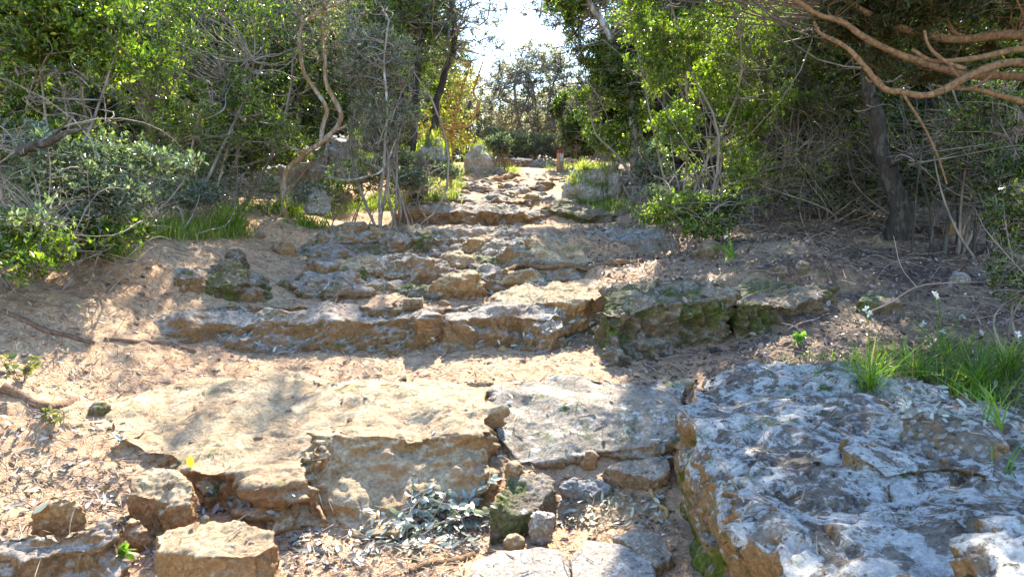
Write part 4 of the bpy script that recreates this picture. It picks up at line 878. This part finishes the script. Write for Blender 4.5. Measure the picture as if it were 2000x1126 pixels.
# pebbles
import bmesh
bm = bmesh.new(); bmesh.ops.create_icosphere(bm, subdivisions=2, radius=1); iv = np.array([v_.co[:] for v_ in bm.verts]); bm.verts.index_update(); fi = np.array([[q.index for q in f_.verts] for f_ in bm.faces]); bm.free()
x, y = scatter_xy(5200, 1.9, 10); cl = fbm(np.stack([x * 1.3, y * 1.3, x * 0 + 5], 1), 3); k = rng.random(len(x)) < .25 + ss(-.1, .3, cl); x, y = x[k], y[k]
pos, nrm, ok = drop(x, y, .15); pos = pos[ok]; n = len(pos); r_ = .004 + .016 * rng.random(n) ** 3
V = iv[None] * r_[:, None, None] * (1 + .45 * rng.normal(size=(n, 1, 3)) * .5); 
V = V * (1 + .28 * fbm((iv[None] * 1.3 + rng.random((n, 1, 3)) * 90).reshape(-1, 3), 2).reshape(n, -1, 1) * 2) + pos[:, None]
tag(mesh_obj('pebbles', V.reshape(-1, 3), (fi[None] + (np.arange(n) * len(iv))[:, None, None]).reshape(-1, 3), M['worn'], smooth=True), kind='stuff')

# ------------------------------------------------------------------ grass
def blades(base, n, h, spr, wd, seed, droop=.5, seg=6, rad=.03):
    reseed(seed); base = np.asarray(base)
    b0 = base + np.hstack([rng.normal(size=(n, 2)) * rad, np.zeros((n, 1)) - .01]); az = rng.random(n) * 2 * np.pi
    hh = h * (.45 + .65 * rng.random(n)); sp = spr * (.2 + rng.random(n)); dp = droop * rng.random(n)
    t = np.linspace(0, 1, seg + 1)[None]; o = np.stack([np.cos(az), np.sin(az), 0 * az], 1)
    out = sp[:, None] * t ** 1.4; up = hh[:, None] * (t - dp[:, None] * t ** 2.6)
    c = b0[:, None] + o[:, None] * out[..., None]; c[..., 2] += up
    side = unit(np.cross(o, np.array([0, 0, 1.0])) + rng.normal(size=(n, 3)) * .3); ww = (wd * (.6 + .6 * rng.random(n)))[:, None] * np.clip(np.minimum(1, (1 - t) * 1.8), .06, 1)
    L_ = c + side[:, None] * ww[..., None] * .5; R_ = c - side[:, None] * ww[..., None] * .5
    V = np.stack([L_, R_], 2).reshape(-1, 3); q = (np.arange(n) * (seg + 1) * 2)[:, None] + (np.arange(seg) * 2)[None]
    return V, np.stack([q, q + 1, q + 3, q + 2], -1).reshape(-1, 4)
def surf(x, y):
    p_, _, _ = drop(np.array([x]), np.array([y]), 1); return p_[0]
def flowers(mb, stalk, base, tips):
    for tp in tips:
        stalk.tube(np.array([base, (base + tp) / 2 + np.array([0, 0, .02]), tp]), .0026, .0018, 5, n=8, knob=0)
        n = 9; d = unit(rng.normal(size=(n, 3)) + np.array([0, 0, .3])); r_ = leaves(np.tile(tp, (n, 1)), d, .022, .011, shape='leaf'); mb.add(r_[0], *r_[1:])
def tuft(label, u, v, d, n, h, spr, wd=.006, tips=(), m='grass', seed=1, droop=.6, rad=.02, group=None):
    x = (u - 1000) / F * d; b = surf(x, d) if d < 12 else np.array([x, d, hz(x, d)])
    root = thing('grass_tuft', label, 'grass tuft', b, group)
    V, Fq = blades(b, n, h, spr, wd, seed, droop, rad=rad); mesh_obj('blades', V, Fq, M[m], root)
    if tips:
        a, s = MB(), MB(); flowers(a, s, b, [P(*q) for q in tips]); s.build('flower_stalks', M['grass'], root); a.build('blossoms', M['petal'], root, False)
    return root
def dat(u, v):                  # depth of the surface seen at a pixel
    o = Vector((0, 0, CAMZ)); q = P(u, v, 1.0); dr = Vector((q[0], 1.0, q[2] - CAMZ)); h = TREE.ray_cast(o, dr.normalized()); g_ = ground_at(u, v)
    return float(min(h[0].y, g_[1])) if h[0] is not None else float(g_[1])
for k, (lb, u, v, n, h, spr, tips) in enumerate([
    ('spiky green tuft at the back edge of the lichen boulder, leftmost of the tall grass', 1715, 748, 62, .27, .20, [(1692, 604), (1696, 612)]),
    ('pale-based fountain of green blades with white bells, second tuft along the boulder', 1808, 742, 60, .26, .19, [(1803, 632), (1842, 648), (1880, 618)]),
    ('dense green tuft behind the two front ones, with a tall white-flowered stalk', 1858, 700, 50, .27, .16, [(1826, 572), (1832, 578)]),
    ('broad dense clump of green blades right of the fountain-shaped tuft', 1930, 762, 90, .30, .22, []),
    ('dense green clump cut by the right edge of the photo', 1985, 740, 80, .30, .2, [(1988, 652)]),
    ('small single green sprout on the mossy back edge of the boulder', 1610, 730, 9, .10, .04, []),
    ('short tuft between the broad clump and the boulder top', 1870, 768, 22, .16, .16, []),
    ('long arching blades rooted on the boulder beside the heap of dead leaves', 1965, 860, 16, .22, .16, []),
    ('arching pair of blades at the right edge beside the mossy hollow', 1995, 915, 7, .16, .12, [])]):
    d = dat(u, v) if dat(u, v) < 5 else 3.9
    tuft(lb, u, v, d, int(n * 1.15), h * 1.3, spr * 1.8, .0068, [(a, b_, d) for a, b_ in tips], seed=200 + k)
tuft('single flowering grass plant on the shaded leafy slope', 1432, 522, 6.0, 14, .22, .22, .011, [(1418, 462, 6.0)], seed=220)
tuft('green grass fountain at the edge of the bare earth on the left', 446, 446, dat(446, 446) - .15, 130, .42, .36, .012, seed=221, droop=.7, rad=.06)
tuft('dark green grass clump in front of the white-topped stone', 562, 416, dat(562, 416) - .1, 420, .34, .2, .012, seed=222, rad=.17)
tuft('grass clump at the right foot of the dark grass clump', 606, 416, dat(606, 416) - .1, 150, .26, .16, .010, seed=223, rad=.1)
tuft('grassy sprigs on the pale wedge of limestone', 1120, 488, dat(1118, 488), 40, .12, .14, .006, m='grass_dry', seed=224, rad=.08)
tuft('small green sprigs under the root in the rough rock band', 1135, 530, dat(1135, 530), 24, .1, .08, .006, m='grass_dry', seed=225, rad=.04)
def verge(name, label, polys, n, h, m, seed):
    reseed(seed); B = []
    for (u0, v0, u1, v1, w_) in polys:
        k = int(n * w_); t = rng.random(k); u = u0 + (u1 - u0) * t; v = v0 + (v1 - v0) * rng.random(k)
        for a, b_ in zip(u, v):
            g_ = ground_at(a, b_); B.append(surf(g_[0], g_[1]) if g_[1] < 16 else g_)
    Vs, Fs, c0 = [], [], 0
    for k, b_ in enumerate(B):
        V, Fq = blades(b_, 14, h * (.35 + 1.0 * rng.random()), h * .6, .0075, seed + k, .6, 4, .05); Vs.append(V); Fs.append(Fq + c0); c0 += len(V)
    o = mesh_obj(name, np.vstack(Vs), np.vstack(Fs), M[m]); return tag(o, label, kind='stuff')
verge('sunlit_grass', 'bright sunlit grass along the left verge', [(690, 385, 885, 412, .5), (770, 345, 900, 385, .3), (860, 325, 960, 345, .1), (930, 330, 1010, 342, .1)], 560, .2, 'grass_dry', 301)
verge('verge_grass', 'green grass around the boulder on the right verge', [(1110, 345, 1190, 370, .25), (1120, 385, 1240, 415, .35), (1105, 370, 1150, 400, .2), (1060, 322, 1200, 336, .2)], 300, .17, 'grass_dry', 303)
verge('bank_grass', 'mixed grass and herbs under the silvery shrub on the left bank', [(200, 435, 480, 468, .6), (60, 490, 260, 505, .15), (420, 400, 700, 425, .25)], 460, .2, 'grass_dry', 305)
verge('slope_grass', 'soft green grass filling the ground between the tall tufts behind the lichen boulder', [(1660, 690, 2000, 745, .7), (1840, 740, 2000, 800, .3)], 80, .15, 'grass', 309)
verge('shade_grass', 'sparse sprigs in the shade', [(1180, 440, 1300, 480, .4), (1480, 480, 1700, 560, .2), (1540, 690, 1700, 720, .4)], 40, .05, 'grass', 307)

# ------------------------------------------------------------------ roots, sticks, small plants
def stick(name, label, cat, pts, r0, r1, m, ground=True, branches=(), wob=None, lift=.5):
    pts = [P(u, v, dat(u, v)) if len(q) == 2 else P(*q) for q in pts for (u, v) in [q[:2]]]
    pts = np.array(pts)
    if ground: pts[:, 2] += r0 * lift
    root = MB(); root.tube(pts, r0, r1, 8, n=len(pts) * 8, knob=.2, wob=r0 * .8 if wob is None else wob)
    for bpts, b0, b1 in branches:
        q = np.array([P(*a) if len(a) == 3 else P(a[0], a[1], dat(*a)) for a in bpts]); root.tube(q, b0, b1, 6, n=len(q) * 6, knob=.15)
    o = root.build(name, M[m], None, origin=tuple(float(c) for c in pts[0])); return tag(o, label, cat)
stick('root', 'long dark root snaking down the left bank from the edge of the photo', 'root', [(5, 612), (45, 628), (90, 650), (135, 660), (188, 672)], .022, .012, 'root')
stick('root', 'dark root lying on the earth just below the ledge on the left', 'root', [(205, 665), (250, 668), (300, 670), (340, 676), (382, 690)], .013, .018, 'root')
stick('root', 'thick exposed root above the dark hollow at the lower left edge', 'root', [(0, 760), (35, 775), (75, 795), (115, 798), (150, 780)], .03, .02, 'root')
stick('root', 'brown log-like root across the right half of the rough rock band', 'root', [(985, 532), (1020, 524), (1060, 528), (1110, 522), (1150, 527), (1200, 519), (1258, 514)], .024, .03, 'bark_red', lift=.8, wob=.05)
stick('stick', 'fallen stick on the leafy terrace below the crescent ledge', 'stick', [(856, 693), (885, 698), (915, 704), (940, 704)], .006, .004, 'root')
stick('root', 'orange root along the lower edge left of the flagstones', 'root', [(800, 1120), (835, 1106), (880, 1100), (925, 1086)], .014, .018, 'bark_red')
stick('root', 'curled knobbly orange root beside the mossy foot of the boulder', 'root', [(1268, 958), (1282, 985), (1302, 1000), (1300, 1015), (1280, 1022)], .011, .009, 'bark_gold', lift=1.2)
stick('stick', 'short brown stick between the ochre block and the flat-topped block', 'stick', [(300, 1005), (306, 1020), (312, 1034)], .007, .006, 'bark_red', lift=2)
stick('branch', 'pale forked dead branch leaning on the rocks in the middle of the path', 'branch', [(618, 580), (640, 562), (650, 545), (668, 545), (690, 560), (702, 580)], .012, .008, 'bark_grey', lift=1.5,
      branches=[([(650, 545), (652, 560), (648, 572)], .008, .004)])
stick('twig', 'bare arching twig from the small block to the white triangular stone', 'twig', [(1500, 685, 4.9), (1530, 650, 4.9), (1560, 632, 4.9), (1600, 620, 5.0)], .008, .005, 'twig_dry', ground=False)
stick('twig', 'long bare twig slanting down in front of the shaded slope', 'twig', [(1690, 612, 4.6), (1740, 590, 4.6), (1790, 560, 4.6), (1850, 552, 4.7), (1940, 550, 4.8)], .005, .004, 'twig_dry', ground=False,
      branches=[([(1790, 560, 4.6), (1760, 520, 4.7), (1745, 460, 4.8)], .003, .002)])
stick('branch', 'broken reddish-brown branch sticking out of the left thicket', 'branch', [(40, 290, 4.4), (90, 275, 4.35), (130, 263, 4.3), (178, 258, 4.3)], .034, .006, 'bark_dark', ground=False, wob=.05, branches=[([(90, 275, 4.35), (120, 250, 4.3), (140, 225, 4.3)], .012, .003), ([(60, 284, 4.4), (95, 300, 4.3), (150, 305, 4.2)], .012, .003)])
stick('twig', 'pale broken stick lying on the left bank at the edge of the leaves', 'twig', [(185, 470), (205, 485), (225, 500)], .014, .012, 'twig_dry', lift=2)
stick('twig', 'short dark twig in the mossy hollow on top of the lichen boulder', 'twig', [(1570, 862), (1600, 832), (1632, 800)], .004, .003, 'root', lift=2)
stick('twig', 'thin dark twig in the crack at the back right of the lichen boulder', 'twig', [(1760, 822), (1800, 815), (1834, 785)], .004, .003, 'root', lift=2)

def seedling(name, label, u, v, d, stems, L, W, m, seed, n=9, h=.06, cat='seedling', tilt=.5):
    reseed(seed); b = P(u, v, d) if d else P(u, v, dat(u, v))
    root = thing(name, label, cat, b); mb = MB(); lf = MB()
    for s in range(stems):
        tip = b + np.array([rng.normal() * h * .5, rng.normal() * h * .3, h * (.7 + .5 * rng.random())])
        mb.tube(np.array([b - np.array([0, 0, .02]), (b + tip) / 2 + rng.normal(size=3) * h * .1, tip]), .0028, .0018, 5, n=8, knob=0)
        t = rng.random((n, 1)) * .7 + .3; pos = b * (1 - t) + tip * t; dr = unit(rng.normal(size=(n, 3)) * np.array([1, 1, .4]) + np.array([0, 0, tilt]))
        r_ = leaves(pos, dr, L * (.7 + .4 * rng.random(n)), W, shape='leaf', fold=.2); lf.add(r_[0], *r_[1:])
    mb.build('stem', M['twig'], root); lf.build('leaves', M[m], root, False); return root
M['leaf_fresh'] = leaf_mat('fresh_green_leaves', [(0, (.10, .24, .02)), (1, (.22, .40, .04))], .4)
M['leaf_grey'] = leaf_mat('grey_green_leaves', [(0, (.07, .10, .05)), (.3, (.17, .20, .14)), (.7, (.36, .38, .33)), (1, (.60, .62, .60))], .25, .35, .7, (1.2, 1.4, .8))
M['leaf_mixed'] = leaf_mat('mixed_drying_leaves', [(0, (.09, .13, .03)), (.5, (.26, .26, .10)), (1, (.40, .34, .24))], .35, .35, .7)
seedling('seedling', 'tiny bright green seedling beside the flat-topped pale block at the bottom edge', 243, 1088, None, 2, .042, .022, 'leaf_fresh', 401, 6, .04)
seedling('sprig', 'grey-green sprig sticking up at the sharp front corner of the broad slab', 572, 1000, None, 1, .05, .02, 'leaf_grey', 402, 3, .06, cat='sprig')
seedling('small_plant', 'round-leaved plant on the left edge of the photo beside the long dark root', 45, 745, None, 6, .045, .032, 'leaf_mixed', 403, 8, .12, cat='plant')
seedling('small_plant', 'sprawling small plant with grey and green leaves above the crumbled ledge on the left', 115, 835, None, 5, .045, .020, 'leaf_mixed', 404, 7, .08, cat='plant')
seedling('sprig', 'brown and grey sprig in the gap between the ochre block and the broad slab', 420, 975, None, 4, .05, .018, 'leaf_mixed', 405, 7, .06, cat='sprig')
seedling('small_plant', 'small bright green herb at the foot of the tall dark ledge blocks', 1362, 668, None, 2, .035, .026, 'leaf_fresh', 406, 5, .04, cat='plant')
seedling('small_plant', 'low herb with lobed green leaves just left of the grassy boulder edge', 1560, 678, None, 4, .05, .035, 'leaf_fresh', 407, 7, .06, cat='plant')
reseed(410)
lf_ = P(372, 912, dat(372, 912)); r_ = leaves(np.array([lf_ + [0, 0, .0]]), unit(np.array([[.15, -.2, 1.0]])), .06, .034, shape='leaf', nrm=np.array([[0, -1., .2]]))
tag(mesh_obj('fallen_leaf', r_[0], [x for x in r_[1:]], M['yellowleaf'], origin=tuple(float(c) for c in lf_)), 'bright yellow fallen leaf propped on the edge of the broad slab', 'leaf')
# fallen leafy branch in the pit
b = P(860, 1035, dat(860, 1035)); root = thing('fallen_branch', 'fallen leafy branch with large silver-green leaves in the pit before the broad slab', 'branch', b)
mb = MB(); lf = MB()
def on(u, v, up): q = P(u, v, dat(u, v)); q[2] += up; return q
for k in range(18):
    a = on(rng.uniform(780, 930), rng.uniform(960, 1060), .015); e = on(rng.uniform(770, 985), rng.uniform(940, 1060), .01 + .035 * rng.random())
    mid = (a + e) / 2 + rng.normal(size=3) * .015 + np.array([0, 0, .02]); mb.tube(np.array([a, mid, e]), .0032, .0016, 5, n=10, knob=.1)
    n = 11; t = rng.random((n, 1)); pos = a * (1 - t) + e * t + np.array([0, 0, .012]); dr = unit((e - a) / np.linalg.norm(e - a) * .5 + rng.normal(size=(n, 3)) * np.array([.7, .7, .25]))
    r_ = leaves(pos, dr, .032 + .036 * rng.random(n), .018 + .008 * rng.random(n), shape='leaf', fold=.2, nrm=rng.normal(size=(n, 3)) * .5 + np.array([0, -.8, 1.1])); lf.add(r_[0], *r_[1:])
mb.build('twigs', M['twig_dry'], root); lf.build('leaves', M['leaf_grey'], root, False)
# drifts of silvery dead leaves in hollows
P_, Nn = [], []
for (u0, u1, v0, v1, n) in [(700, 960, 1000, 1080, 520), (560, 720, 1040, 1110, 90), (430, 760, 652, 690, 420), (820, 1150, 640, 682, 520), (1080, 1150, 610, 665, 180), (380, 560, 955, 1010, 160), (1090, 1300, 960, 1035, 200), (0, 260, 820, 1000, 150), (1750, 1990, 735, 830, 260), (1290, 1310, 860, 900, 60)]:
    for _ in range(n):
        u, v = rng.uniform(u0, u1), rng.uniform(v0, v1); q = P(u, v, 1.0); h = TREE.ray_cast(Vector((0, 0, CAMZ)), Vector((q[0], 1.0, q[2] - CAMZ)).normalized()); g_ = ground_at(u, v)
        if h[0] is not None and h[0].y < g_[1]:
            nn = h[1] if h[1].dot(Vector((0, -.3, 1))) > 0 else -h[1]
            if nn.z < .8: continue
            P_.append(h[0][:]); Nn.append(nn[:])
        else: P_.append(tuple(g_)); Nn.append((0, 0, 1))
P_, Nn = np.array(P_), np.array(Nn); Ls = .028 + .035 * rng.random(len(P_))
tag(flat_leaves('silver_leaf_litter', P_, Nn, Ls, Ls * .34, M['litter_silver'], lift=.006, tilt=.4, shape='leaf'), kind='stuff')
